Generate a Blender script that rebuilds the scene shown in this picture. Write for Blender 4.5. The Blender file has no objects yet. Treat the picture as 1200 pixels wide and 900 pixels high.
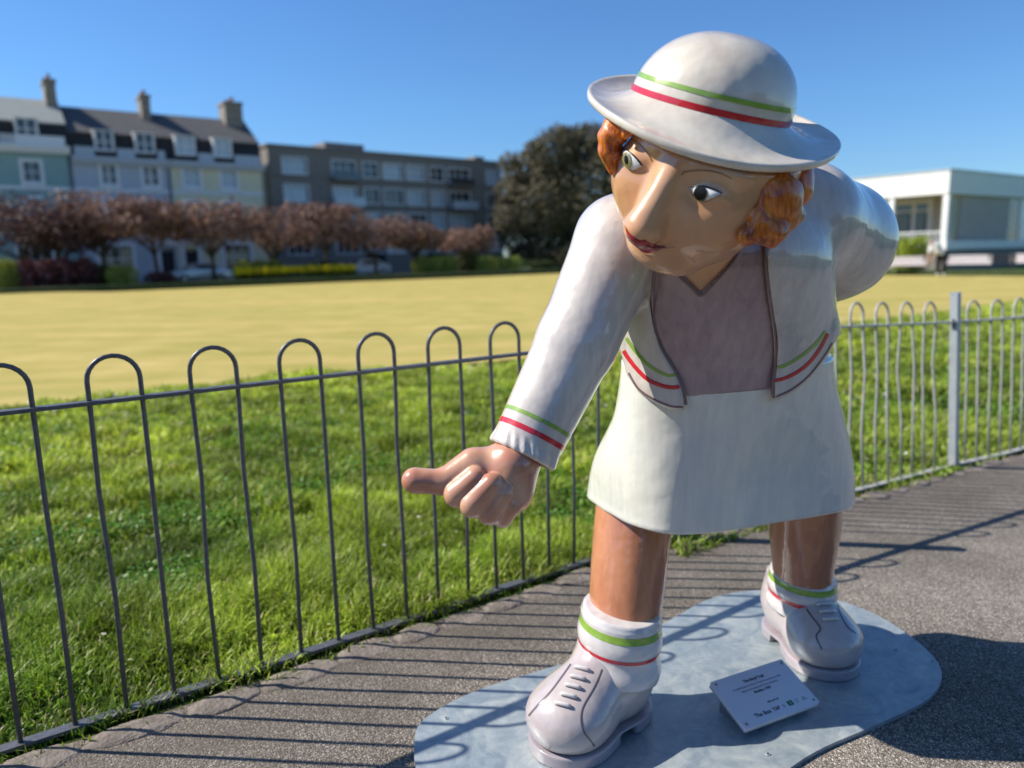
import bpy, math, random
import numpy as np
from mathutils import Vector
from mathutils.bvhtree import BVHTree
random.seed(7); RNG = np.random.default_rng(7)
rad = math.radians
SC = bpy.context.scene; COL = SC.collection

# ------------------------------------------------------------------ camera
FPX, HOR, ROLL, CAMH = 870.0, 300.0, rad(1.3), 1.45
PIT = math.atan((450 - HOR) / FPX)
_F = np.array([0, math.cos(PIT), -math.sin(PIT)]); _U0 = np.array([0, math.sin(PIT), math.cos(PIT)]); _R0 = np.array([1., 0, 0])
_R = math.cos(ROLL) * _R0 - math.sin(ROLL) * _U0
_U = math.sin(ROLL) * _R0 + math.cos(ROLL) * _U0
EYE = np.array([0, 0, CAMH])
cam = bpy.data.cameras.new('camera'); camo = bpy.data.objects.new('camera', cam); COL.objects.link(camo)
from mathutils import Matrix
camo.matrix_world = Matrix(((_R[0], _U[0], -_F[0], 0), (_R[1], _U[1], -_F[1], 0), (_R[2], _U[2], -_F[2], CAMH), (0, 0, 0, 1)))
cam.sensor_width = 36; cam.lens = 36 * FPX / 1200; cam.clip_start = .05; cam.clip_end = 3000
cam.dof.use_dof = True; cam.dof.focus_distance = 1.9; cam.dof.aperture_fstop = 1.65
SC.camera = camo
SC.render.resolution_x = 1024; SC.render.resolution_y = 768

# ------------------------------------------------------------------ light
SUN_EL, SUN_AZ = rad(42), rad(174)          # sun stands to the left, a little behind the statue
world = bpy.data.worlds.new('World'); SC.world = world; world.use_nodes = True
wn = world.node_tree; bg = wn.nodes['Background']
sky = wn.nodes.new('ShaderNodeTexSky'); sky.sky_type = 'NISHITA'; sky.sun_disc = False
sky.sun_elevation = SUN_EL; sky.sun_rotation = math.pi / 2 - SUN_AZ
sky.air_density = 1.0; sky.dust_density = 0.0; sky.ozone_density = 3.0
# the clear-day sky as the photo shows it: blue right down to the horizon, the same all round
wtc = wn.nodes.new('ShaderNodeTexCoord'); wsx = wn.nodes.new('ShaderNodeSeparateXYZ'); wn.links.new(wtc.outputs['Generated'], wsx.inputs[0])
wr = wn.nodes.new('ShaderNodeValToRGB'); wn.links.new(wsx.outputs['Z'], wr.inputs[0])
_e = wr.color_ramp.elements; _e[0].position = 0; _e[0].color = (.56, .76, 1.06, 1); _e[1].position = .9; _e[1].color = (.80, .97, 1.15, 1)
for _p, _c in ((.06, (.60, .84, 1.10)), (.18, (.62, .93, 1.24)), (.42, (.61, .95, 1.30))): _n = _e.new(_p); _n.color = (*_c, 1)
wm = wn.nodes.new('ShaderNodeMix'); wm.data_type = 'RGBA'; wm.blend_type = 'MULTIPLY'; wm.inputs['Factor'].default_value = 1
wn.links.new(sky.outputs[0], wm.inputs['A']); wn.links.new(wr.outputs[0], wm.inputs['B'])
wn.links.new(wm.outputs['Result'], bg.inputs[0]); bg.inputs[1].default_value = .079
sl = bpy.data.lights.new('sun', 'SUN'); sl.energy = 4.8; sl.angle = rad(.53); sl.color = (1, .94, .84)
so = bpy.data.objects.new('sun', sl); COL.objects.link(so)
sd = Vector((math.cos(SUN_EL) * math.cos(SUN_AZ), math.cos(SUN_EL) * math.sin(SUN_AZ), math.sin(SUN_EL)))
so.rotation_euler = sd.to_track_quat('Z', 'Y').to_euler(); so.location = sd * 30
SC.view_settings.view_transform = 'Standard'; SC.view_settings.look = 'None'
SC.view_settings.exposure = 0.6; SC.view_settings.gamma = 1
SC.render.engine = 'CYCLES'

# ------------------------------------------------------------------ measuring helpers (photo point + depth -> place)
def ray(x, y): return _F + (x - 600) / FPX * _R - (y - 450) / FPX * _U
def P(x, y, Y): d = ray(x, y); return EYE + d * (Y / d[1])          # at depth Y
def Cp(x, y, zc): return EYE + ray(x, y) * zc                        # at optical distance zc
def gnd(x, y, z=0.): d = ray(x, y); return EYE + d * ((z - CAMH) / d[2])
def proj(p):
    q = p - EYE; z = q @ _F
    return 600 + FPX * (q @ _R) / z, 450 - FPX * (q @ _U) / z
def camvec(a, b, c): v = a * _R + b * _U - c * _F; return v / np.linalg.norm(v)
def lvec(a, b, c, px, py):                                           # direction given relative to the line of sight through a point
    w = -ray(px, py); w /= np.linalg.norm(w); r = _R - w * (w @ _R); r /= np.linalg.norm(r); u = np.cross(w, r)
    v = a * r + b * u + c * w; return v / np.linalg.norm(v)
U2 = np.array([.82017, .57212]); V2 = np.array([-.57212, .82017])    # along the fence / across the green
def ST(s, t, z=0.): return np.array([U2[0] * s + V2[0] * t, U2[1] * s + V2[1] * t, z])
def sstep(a): a = np.clip(a, 0, 1); return a * a * (3 - 2 * a)
def gz(s): return -.12 * sstep((np.asarray(s, float) - 2.7) / 3.6)

# ------------------------------------------------------------------ object helpers
def mesh(name, V, Fc, mats=(), smooth=False, midx=None):
    me = bpy.data.meshes.new(name)
    V = np.asarray(V, np.float32)
    if isinstance(Fc, np.ndarray):
        n, k = Fc.shape
        me.vertices.add(len(V)); me.vertices.foreach_set('co', V.ravel())
        me.loops.add(n * k); me.loops.foreach_set('vertex_index', Fc.astype(np.int32).ravel())
        me.polygons.add(n); me.polygons.foreach_set('loop_start', np.arange(0, n * k, k, dtype=np.int32))
        me.update(calc_edges=True)
    else:
        me.from_pydata([tuple(map(float, v)) for v in V], [], Fc); me.update()
    for m in (mats if isinstance(mats, (list, tuple)) else [mats]): me.materials.append(m)
    if smooth: me.polygons.foreach_set('use_smooth', np.ones(len(me.polygons), bool))
    if midx is not None: me.polygons.foreach_set('material_index', np.asarray(midx, np.int32))
    return me
def empty(name, loc, label=None, cat=None, group=None, rz=0):
    o = bpy.data.objects.new(name, None); COL.objects.link(o); o.location = [float(c) for c in loc]; o.rotation_euler.z = rz
    o.empty_display_size = .1
    return tag(o, label, cat, group)
def tag(o, label=None, cat=None, group=None, kind=None, category=None):
    cat = cat or category
    for k, v in (('label', label), ('category', cat), ('group', group), ('kind', kind)):
        if v: o[k] = v
    return o
def obj(name, me, parent=None, loc=(0, 0, 0), **kw):
    o = bpy.data.objects.new(name, me); COL.objects.link(o); o.location = [float(c) for c in loc]
    if parent is not None: o.parent = parent
    return tag(o, **kw)
def root_of(o):
    while o.parent: o = o.parent
    return o
def wpart(name, V, Fc, mat, parent, smooth=False, midx=None, **kw):     # vertices given in world space
    if not len(V): print('EMPTY', name); V = [root_of(parent).location[:]] * 3; Fc = [(0, 1, 2)]
    V = np.asarray(V, float)
    if parent is not None: V = V - np.array(root_of(parent).location)
    return obj(name, mesh(name, V, Fc, mat, smooth, midx), parent, **kw)
class MB:
    def __init__(s): s.v = []; s.f = []
    def add(s, V, Fc):
        n = len(s.v); s.v += [tuple(map(float, a)) for a in V]; s.f += [tuple(i + n for i in f) for f in Fc]; return s
    def box(s, a, b, bev=0):
        (x0, y0, z0), (x1, y1, z1) = a, b
        x0, x1 = min(x0, x1), max(x0, x1); y0, y1 = min(y0, y1), max(y0, y1); z0, z1 = min(z0, z1), max(z0, z1)
        return s.add([(x0, y0, z0), (x1, y0, z0), (x1, y1, z0), (x0, y1, z0), (x0, y0, z1), (x1, y0, z1), (x1, y1, z1), (x0, y1, z1)],
                     [(3, 2, 1, 0), (4, 5, 6, 7), (0, 1, 5, 4), (1, 2, 6, 5), (2, 3, 7, 6), (3, 0, 4, 7)])
    def tube(s, pts, r, n=8, cap=True):
        pts = [np.asarray(p, float) for p in pts]; m = len(pts); rr = r if hasattr(r, '__len__') else [r] * m
        up = None; V = []
        for i, p in enumerate(pts):
            t = pts[min(i + 1, m - 1)] - pts[max(i - 1, 0)]; t = t / (np.linalg.norm(t) + 1e-9)
            if up is None:
                up = np.cross(t, [0, 0, 1.]) if abs(t[2]) < .9 else np.cross(t, [1., 0, 0])
            up = up - t * (up @ t); up /= np.linalg.norm(up); w = np.cross(t, up)
            for k in range(n):
                a = 2 * math.pi * k / n; V.append(p + rr[i] * (math.cos(a) * up + math.sin(a) * w))
        F = [(i * n + k, i * n + (k + 1) % n, (i + 1) * n + (k + 1) % n, (i + 1) * n + k) for i in range(m - 1) for k in range(n)]
        if cap: F += [tuple(range(n - 1, -1, -1)), tuple((m - 1) * n + k for k in range(n))]
        return s.add(V, F)
    def prism(s, poly, z0, z1):
        n = len(poly)
        return s.add([(x, y, z0) for x, y in poly] + [(x, y, z1) for x, y in poly],
                     [tuple(range(n - 1, -1, -1)), tuple(range(n, 2 * n))] + [(i, (i + 1) % n, n + (i + 1) % n, n + i) for i in range(n)])
    def mesh(s, name, mat, smooth=False): return mesh(name, s.v, s.f, mat, smooth)
    def build(s, name, mat, parent=None, smooth=False, loc=(0, 0, 0), **kw): return obj(name, s.mesh(name, mat, smooth), parent, loc, **kw)
def catmull(pts, n=6, closed=False):
    p = np.asarray(pts, float); m = len(p); out = []
    rng = range(m if closed else m - 1)
    for i in rng:
        if closed: a, b, c, d = p[(i - 1) % m], p[i], p[(i + 1) % m], p[(i + 2) % m]
        else: a, b, c, d = p[max(i - 1, 0)], p[i], p[i + 1], p[min(i + 2, m - 1)]
        for k in range(n):
            t = k / n
            out.append(.5 * ((2 * b) + (-a + c) * t + (2 * a - 5 * b + 4 * c - d) * t * t + (-a + 3 * b - 3 * c + d) * t ** 3))
    if not closed: out.append(p[-1])
    return np.array(out)

# ------------------------------------------------------------------ materials
def newmat(name):
    m = bpy.data.materials.new(name); m.use_nodes = True; return m, m.node_tree, m.node_tree.nodes['Principled BSDF']
def nd(nt, typ, **kw):
    n = nt.nodes.new(typ)
    for k, v in kw.items():
        if k in n.inputs: n.inputs[k].default_value = v
        else: setattr(n, k, v)
    return n
def ramp(nt, fac, stops):
    r = nt.nodes.new('ShaderNodeValToRGB'); e = r.color_ramp.elements
    while len(e) < len(stops): e.new(.5)
    for i, (p, c) in enumerate(stops): e[i].position = p; e[i].color = (*c, 1) if len(c) == 3 else c
    nt.links.new(fac, r.inputs[0]); return r.outputs[0]
def bump(nt, b, h, strength=.3, dist=.01, prev=None):
    n = nd(nt, 'ShaderNodeBump', Strength=strength, Distance=dist); nt.links.new(h, n.inputs['Height'])
    if prev: nt.links.new(prev, n.inputs['Normal'])
    nt.links.new(n.outputs[0], b.inputs['Normal']); return n.outputs[0]
def simple(name, c, c2=None, rough=.7, scale=20, metal=0, coat=0, bmp=0, bscale=None, bdist=.004, spec=None, detail=4):
    m, nt, b = newmat(name)
    tc = nt.nodes.new('ShaderNodeTexCoord')
    b.inputs['Roughness'].default_value = rough; b.inputs['Metallic'].default_value = metal; b.inputs['Coat Weight'].default_value = coat
    b.inputs['Coat Roughness'].default_value = .05
    if spec is not None: b.inputs['Specular IOR Level'].default_value = spec
    if c2 is None: c2 = tuple(x * .82 for x in c)
    n = nd(nt, 'ShaderNodeTexNoise', Scale=scale, Detail=detail, Roughness=.6); nt.links.new(tc.outputs['Object'], n.inputs['Vector'])
    nt.links.new(ramp(nt, n.outputs[0], [(.3, c2), (.7, c)]), b.inputs['Base Color'])
    if bmp:
        n2 = nd(nt, 'ShaderNodeTexNoise', Scale=bscale or scale * 3, Detail=5); nt.links.new(tc.outputs['Object'], n2.inputs['Vector'])
        bump(nt, b, n2.outputs[0], bmp, bdist)
    return m
def paint(name, c, c2, streak=(40, 40, 6), rough=.32, coat=1.0, blush=None, wear=0, bmp=.12):
    """glossy varnished brush-painted fibreglass"""
    m, nt, b = newmat(name); tc = nt.nodes.new('ShaderNodeTexCoord')
    mp = nd(nt, 'ShaderNodeMapping', Scale=streak); nt.links.new(tc.outputs['Object'], mp.inputs[0])
    n = nd(nt, 'ShaderNodeTexNoise', Scale=1.0, Detail=6, Roughness=.62, Distortion=.3); nt.links.new(mp.outputs[0], n.inputs['Vector'])
    big = nd(nt, 'ShaderNodeTexNoise', Scale=5.0, Detail=3); nt.links.new(tc.outputs['Object'], big.inputs['Vector'])
    mx = nd(nt, 'ShaderNodeMath', operation='MULTIPLY_ADD'); nt.links.new(n.outputs[0], mx.inputs[0]); mx.inputs[1].default_value = .5
    ml = nd(nt, 'ShaderNodeMath', operation='MULTIPLY'); nt.links.new(big.outputs[0], ml.inputs[0]); ml.inputs[1].default_value = .5
    nt.links.new(ml.outputs[0], mx.inputs[2])
    col = ramp(nt, mx.outputs[0], [(.36, c2), (.6, c)])
    if blush:
        nb = nd(nt, 'ShaderNodeTexNoise', Scale=9.0, Detail=2); nt.links.new(tc.outputs['Object'], nb.inputs['Vector'])
        f = ramp(nt, nb.outputs[0], [(.42, (0, 0, 0)), (.68, (1, 1, 1))])
        mix = nd(nt, 'ShaderNodeMix', data_type='RGBA'); nt.links.new(f, mix.inputs['Factor']); nt.links.new(col, mix.inputs['A']); mix.inputs['B'].default_value = (*blush, 1); col = mix.outputs['Result']
    if wear:
        nw = nd(nt, 'ShaderNodeTexNoise', Scale=60.0, Detail=4, Roughness=.7); nt.links.new(tc.outputs['Object'], nw.inputs['Vector'])
        f = ramp(nt, nw.outputs[0], [(.70, (0, 0, 0)), (.74, (wear, wear, wear))])
        mix = nd(nt, 'ShaderNodeMix', data_type='RGBA'); nt.links.new(f, mix.inputs['Factor']); nt.links.new(col, mix.inputs['A']); mix.inputs['B'].default_value = (.16, .13, .11, 1); col = mix.outputs['Result']
    nt.links.new(col, b.inputs['Base Color'])
    b.inputs['Roughness'].default_value = rough; b.inputs['Coat Weight'].default_value = coat; b.inputs['Coat Roughness'].default_value = .035
    b.inputs['Specular IOR Level'].default_value = .4
    # varnish sag and brush ripple
    n3 = nd(nt, 'ShaderNodeTexNoise', Scale=14.0, Detail=2); nt.links.new(tc.outputs['Object'], n3.inputs['Vector'])
    p1 = nd(nt, 'ShaderNodeBump', Strength=.5, Distance=.007); nt.links.new(n3.outputs[0], p1.inputs['Height'])
    p2 = nd(nt, 'ShaderNodeBump', Strength=bmp, Distance=.0015); nt.links.new(n.outputs[0], p2.inputs['Height']); nt.links.new(p1.outputs[0], p2.inputs['Normal'])
    nt.links.new(p2.outputs[0], b.inputs['Normal']); nt.links.new(p1.outputs[0], b.inputs['Coat Normal'])
    return m
def attrmat(name, rough=.6, trans=0, spec=.3):
    m, nt, b = newmat(name)
    a = nd(nt, 'ShaderNodeAttribute', attribute_name='tint'); nt.links.new(a.outputs['Color'], b.inputs['Base Color'])
    b.inputs['Roughness'].default_value = rough; b.inputs['Specular IOR Level'].default_value = spec
    if trans:
        t = nt.nodes.new('ShaderNodeBsdfTranslucent'); nt.links.new(a.outputs['Color'], t.inputs[0])
        mx = nt.nodes.new('ShaderNodeMixShader'); mx.inputs[0].default_value = trans
        nt.links.new(b.outputs[0], mx.inputs[1]); nt.links.new(t.outputs[0], mx.inputs[2]); nt.links.new(mx.outputs[0], nt.nodes['Material Output'].inputs[0])
    return m
def setcol(me, face_cols, k):        # one colour per face, k corners per face
    a = me.color_attributes.new('tint', 'FLOAT_COLOR', 'CORNER')
    c = np.ones((len(face_cols), 4), np.float32); c[:, :3] = face_cols
    a.data.foreach_set('color', np.repeat(c, k, axis=0).ravel())

M = {}
M['jacket'] = paint('jacket_paint', (.64, .585, .53), (.46, .41, .385), wear=.3)
M['skirt'] = paint('skirt_paint', (.74, .73, .64), (.60, .60, .57), streak=(40, 40, 4))
M['vest'] = paint('vest_paint', (.42, .30, .305), (.26, .175, .19))
M['edge'] = paint('edge_paint', (.20, .11, .12), (.13, .065, .075))
M['hat'] = paint('hat_paint', (.74, .68, .57), (.56, .49, .41), streak=(12, 12, 12), wear=.1)
M['skin'] = paint('skin_paint', (.66, .375, .20), (.54, .26, .125), streak=(10, 10, 10), blush=(.62, .32, .16), bmp=.05)
M['handskin'] = paint('hand_paint', (.58, .27, .165), (.43, .165, .10), streak=(9, 9, 9), blush=(.66, .38, .24), bmp=.05)
M['leg'] = paint('leg_paint', (.54, .23, .12), (.38, .145, .075), streak=(24, 24, 3), bmp=.08)
M['shoe'] = paint('shoe_paint', (.53, .465, .435), (.40, .345, .35), streak=(12, 12, 12), wear=.25)
M['sole'] = paint('sole_paint', (.38, .33, .35), (.29, .25, .27), streak=(12, 12, 12), wear=.4)
M['sock'] = paint('sock_paint', (.64, .61, .59), (.53, .49, .49), streak=(20, 20, 20))
M['green'] = paint('stripe_green', (.26, .42, .06), (.20, .33, .05))
M['red'] = paint('stripe_red', (.62, .015, .03), (.48, .012, .025))
M['lip'] = paint('lip_paint', (.42, .015, .02), (.24, .01, .014))
M['eyewhite'] = paint('eye_white', (.78, .77, .74), (.70, .69, .67))
M['iris'] = paint('iris_paint', (.22, .20, .09), (.14, .13, .06))
M['black'] = simple('black_paint', (.006, .006, .006), rough=.3, spec=.2)
M['brow'] = paint('brow_paint', (.30, .15, .035), (.20, .09, .025))
def hairmat():
    m, nt, b = newmat('hair_paint'); tc = nt.nodes.new('ShaderNodeTexCoord')
    warp = nd(nt, 'ShaderNodeTexNoise', Scale=7.0, Detail=1); nt.links.new(tc.outputs['Object'], warp.inputs['Vector'])
    ad = nd(nt, 'ShaderNodeMix', data_type='RGBA', blend_type='LINEAR_LIGHT'); ad.inputs['Factor'].default_value = .055
    nt.links.new(tc.outputs['Object'], ad.inputs['A']); nt.links.new(warp.outputs['Color'], ad.inputs['B'])
    mp = nd(nt, 'ShaderNodeMapping', Scale=(120, 120, 16), Rotation=(0, rad(14), 0)); nt.links.new(ad.outputs['Result'], mp.inputs[0])
    n = nd(nt, 'ShaderNodeTexNoise', Scale=1.0, Detail=4, Roughness=.6); nt.links.new(mp.outputs[0], n.inputs['Vector'])
    big = nd(nt, 'ShaderNodeTexNoise', Scale=16.0, Detail=2); nt.links.new(tc.outputs['Object'], big.inputs['Vector'])
    mx = nd(nt, 'ShaderNodeMix', data_type='FLOAT'); mx.inputs['Factor'].default_value = .4
    nt.links.new(n.outputs[0], mx.inputs['A']); nt.links.new(big.outputs[0], mx.inputs['B'])
    nt.links.new(ramp(nt, mx.outputs['Result'], [(.36, (.16, .028, .004)), (.46, (.46, .095, .007)), (.56, (.66, .18, .010)), (.68, (.80, .33, .035))]), b.inputs['Base Color'])
    b.inputs['Roughness'].default_value = .4; b.inputs['Coat Weight'].default_value = .6; b.inputs['Coat Roughness'].default_value = .12
    bump(nt, b, n.outputs[0], .55, .004); return m
M['hair'] = hairmat()
M['fence2'] = simple('pale_fence_paint', (.46, .45, .42), (.34, .33, .31), rough=.5, scale=60, bmp=.2, bscale=150, bdist=.001)
M['fence'] = simple('fence_paint', (.125, .128, .14), (.075, .078, .09), rough=.45, scale=60, metal=.25, bmp=.25, bscale=150, bdist=.001)
M['post'] = simple('galvanised_post', (.50, .52, .54), (.38, .40, .43), rough=.45, scale=12, metal=.4)

# ------------------------------------------------------------------ SDF sculpting
def surfnets(f, lo, hi, h, newton=2):
    lo = np.array(lo, float); hi = np.array(hi, float); B = 8
    n = (np.ceil((hi - lo) / h / B).astype(int)) * B + 1
    nb = (n - 1) // B
    cc = np.stack(np.meshgrid(*[lo[a] + (np.arange(nb[a]) + .5) * B * h for a in range(3)], indexing='ij'), -1).reshape(-1, 3)
    d = f(cc); half = B * h * .87 * 1.35
    V = np.ones(n, np.float32)
    act = np.abs(d) < half
    idx = np.stack(np.meshgrid(*[np.arange(nb[a]) for a in range(3)], indexing='ij'), -1).reshape(-1, 3)
    for bi in idx[(~act) & (d < 0)]:
        V[tuple(slice(b * B, b * B + B + 1) for b in bi)] = -1
    o = np.stack(np.meshgrid(*[np.arange(B + 1)] * 3, indexing='ij'), -1).reshape(-1, 3)
    ab = idx[act]
    for c0 in range(0, len(ab), 400):
        sub = ab[c0:c0 + 400]; ii = sub[:, None, :] * B + o[None]
        v = f((lo + ii.reshape(-1, 3) * h)).astype(np.float32)
        ii = ii.reshape(-1, 3); V[ii[:, 0], ii[:, 1], ii[:, 2]] = v
    ins = V < 0
    acc = np.zeros(tuple(n - 1) + (3,), np.float32); cnt = np.zeros(tuple(n - 1), np.int32); faces = []
    crossings = []
    for a in range(3):
        s0 = [slice(None)] * 3; s1 = [slice(None)] * 3; s0[a] = slice(0, -1); s1[a] = slice(1, None)
        c = ins[tuple(s0)] != ins[tuple(s1)]
        I = np.argwhere(c)
        if not len(I): continue
        v0 = V[tuple(I.T)]; J = I.copy(); J[:, a] += 1; v1 = V[tuple(J.T)]
        pt = I.astype(np.float32); pt[:, a] += v0 / (v0 - v1)
        b_, c_ = (a + 1) % 3, (a + 2) % 3
        ok = np.ones(len(I), bool); cells = []
        for db, dc in ((-1, -1), (0, -1), (0, 0), (-1, 0)):
            K = I.copy(); K[:, b_] += db; K[:, c_] += dc
            good = (K >= 0).all(1) & (K < n - 1).all(1); ok &= good
            G = K[good]; np.add.at(acc, tuple(G.T), pt[good]); np.add.at(cnt, tuple(G.T), 1)
            cells.append(K)
        crossings.append((cells, ok, v0 < 0))
    cid = -np.ones(tuple(n - 1), np.int64); m = cnt > 0; cid[m] = np.arange(m.sum())
    P_ = lo + (acc[m] / cnt[m][:, None]) * h
    for cells, ok, flip in crossings:
        q = np.stack([cid[tuple(K[ok].T)] for K in cells], 1); fl = ~flip[ok]; q[fl] = q[fl][:, ::-1]; faces.append(q)
    Fq = np.concatenate(faces)
    for _ in range(newton):
        e = h * .3; d0 = f(P_)
        g = np.stack([(f(P_ + np.eye(3)[a] * e) - d0) / e for a in range(3)], 1)
        gn = (g * g).sum(1) + 1e-6
        P_ = P_ - np.clip(d0 / gn, -.6 * h, .6 * h)[:, None] * g
    return P_, Fq
def ell(p, c, r, R=None):
    q = p - np.asarray(c)
    if R is not None: q = q @ R
    r = np.asarray(r, float); k0 = np.sqrt(((q / r) ** 2).sum(-1)); k1 = np.sqrt(((q / r ** 2) ** 2).sum(-1)) + 1e-9
    return k0 * (k0 - 1) / k1
def cap(p, a, b, ra, rb=None):
    rb = ra if rb is None else rb; a = np.asarray(a, float); ba = np.asarray(b, float) - a
    t = np.clip(((p - a) @ ba) / (ba @ ba), 0, 1)
    return np.sqrt((((p - a) - t[:, None] * ba) ** 2).sum(-1)) - (ra + (rb - ra) * t)
def smin(a, b, k): hh = np.clip(.5 + .5 * (b - a) / k, 0, 1); return b + (a - b) * hh - k * hh * (1 - hh)
def smax(a, b, k): return -smin(-a, -b, k)
def poly2(x, y, poly):
    """signed distance to a polygon (inside negative)"""
    poly = np.asarray(poly, float); d = np.full(len(x), 1e18); s = np.ones(len(x)); n = len(poly)
    for i in range(n):
        a = poly[i]; b = poly[i - 1]; ex, ey = b - a; wx = x - a[0]; wy = y - a[1]
        t = np.clip((wx * ex + wy * ey) / (ex * ex + ey * ey), 0, 1)
        d = np.minimum(d, (wx - ex * t) ** 2 + (wy - ey * t) ** 2)
        c1 = y >= a[1]; c2 = y < b[1]; c3 = ex * wy > ey * wx
        s = np.where((c1 & c2 & c3) | (~c1 & ~c2 & ~c3), -s, s)
    return s * np.sqrt(d)
def bvh_of(V, Fq): return BVHTree.FromPolygons([tuple(v) for v in V], [tuple(int(i) for i in f) for f in Fq])
def cast(bvh, x, y):
    d = ray(x, y); h = bvh.ray_cast(Vector(EYE), Vector(d / np.linalg.norm(d)))
    if h[0] is None: return None, None
    nrm = np.array(h[1]);
    if nrm @ d > 0: nrm = -nrm
    return np.array(h[0]), nrm
def ribbon(name, bvh, pts, w, mat, parent, off=.0012, n=6, raise_=.001, **kw):
    """painted line or raised seam lying on a surface; pts in photo points on that surface, w its width there"""
    p = catmull(pts, n); V = []; F = []
    w = np.interp(np.linspace(0, 1, len(p)), np.linspace(0, 1, len(w)), w) if hasattr(w, '__len__') else [w] * len(p)
    t = np.gradient(p, axis=0); t /= np.linalg.norm(t, axis=1)[:, None] + 1e-9
    run = 0
    for i in range(len(p)):
        row = []
        for k in (-.5, 0, .5):
            h, nn = cast(bvh, p[i, 0] - t[i, 1] * w[i] * k, p[i, 1] + t[i, 0] * w[i] * k)
            if h is None: row = None; break
            row.append(h + nn * (off + (raise_ if k == 0 else 0)))
        if row is None: run = 0; continue
        V += row; run += 1
        if run > 1:
            b = len(V) - 6
            if np.linalg.norm(V[b + 1] - V[b + 4]) < .06:
                F += [(b, b + 1, b + 4, b + 3), (b + 1, b + 2, b + 5, b + 4)]
    return wpart(name, V, F, mat, parent, True, **kw)
def patch(name, bvh, top, bot, mat, parent, off=.001, bulge=0, n=28, m=10, **kw):
    """flat painted shape between two curves on a surface"""
    def rs(c):
        c = catmull(c, 8); L = np.r_[0, np.cumsum(np.linalg.norm(np.diff(c, axis=0), axis=1))]; q = np.linspace(0, L[-1], n + 1)
        return np.stack([np.interp(q, L, c[:, 0]), np.interp(q, L, c[:, 1])], 1)
    a, b = rs(top), rs(bot); V = []; F = []
    for i in range(n + 1):
        for j in range(m + 1):
            f = j / m; q = a[i] * (1 - f) + b[i] * f; h, nn = cast(bvh, *q)
            if h is None:
                if not V: h, nn = cast(bvh, *(a[n // 2] * .5 + b[n // 2] * .5))
                else: h, nn = V[-1], np.zeros(3)
            V.append(h + nn * (off + bulge * math.sin(math.pi * f) ** .7 * math.sin(math.pi * i / n) ** .6))
    for i in range(n):
        for j in range(m):
            k = i * (m + 1) + j; F.append((k, k + 1, k + m + 2, k + m + 1))
    return wpart(name, V, F, mat, parent, True, **kw)
def disc(name, bvh, c, rx, ry, ang, mat, parent, off, clip=None, **kw):
    V = []; F = []; ca, sa = math.cos(ang), math.sin(ang); R_, N_ = 6, 28
    for i in range(R_ + 1):
        for k in range(N_):
            a = 2 * math.pi * k / N_; x = rx * i / R_ * math.cos(a); y = ry * i / R_ * math.sin(a)
            qx, qy = c[0] + x * ca - y * sa, c[1] + x * sa + y * ca
            if clip is not None: qy = min(max(qy, clip[0](qx)), clip[1](qx))
            h, nn = cast(bvh, qx, qy); V.append(h + nn * off)
    for i in range(R_):
        for k in range(N_): F.append((i * N_ + k, i * N_ + (k + 1) % N_, (i + 1) * N_ + (k + 1) % N_, (i + 1) * N_ + k))
    return wpart(name, V, F, mat, parent, True, **kw)
def ring_band(name, bvh, c, ax, Rmax, w0, w1, mat, parent, n=96, off=.0009, wob=0, **kw):
    """a painted band running right round a limb"""
    ax = np.asarray(ax, float); ax /= np.linalg.norm(ax); e = np.cross(ax, [0, 1., 0]); e /= np.linalg.norm(e); g = np.cross(ax, e); V = []; F = []
    for i in range(n):
        a = 2 * math.pi * i / n; d = math.cos(a) * e + math.sin(a) * g
        for w in (w0, w1):
            o = np.asarray(c) + ax * (w + wob * math.sin(3 * a + 1)) ; h = bvh.ray_cast(Vector(o + d * Rmax), Vector(-d))
            q = np.array(h[0]) if h[0] is not None else o + d * .08
            V.append(q + d * off)
    for i in range(n): b = 2 * i; c_ = (2 * i + 2) % (2 * n); F.append((b, b + 1, c_ + 1, c_))
    return wpart(name, V, F, mat, parent, True, **kw)
def loft(rings, closed_ends=(True, True)):
    n = len(rings[0]); V = np.concatenate(rings); F = []
    for i in range(len(rings) - 1):
        for k in range(n): F.append((i * n + k, i * n + (k + 1) % n, (i + 1) * n + (k + 1) % n, (i + 1) * n + k))
    if closed_ends[0]: F.append(tuple(range(n - 1, -1, -1)))
    if closed_ends[1]: F.append(tuple((len(rings) - 1) * n + k for k in range(n)))
    return V, F

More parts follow.
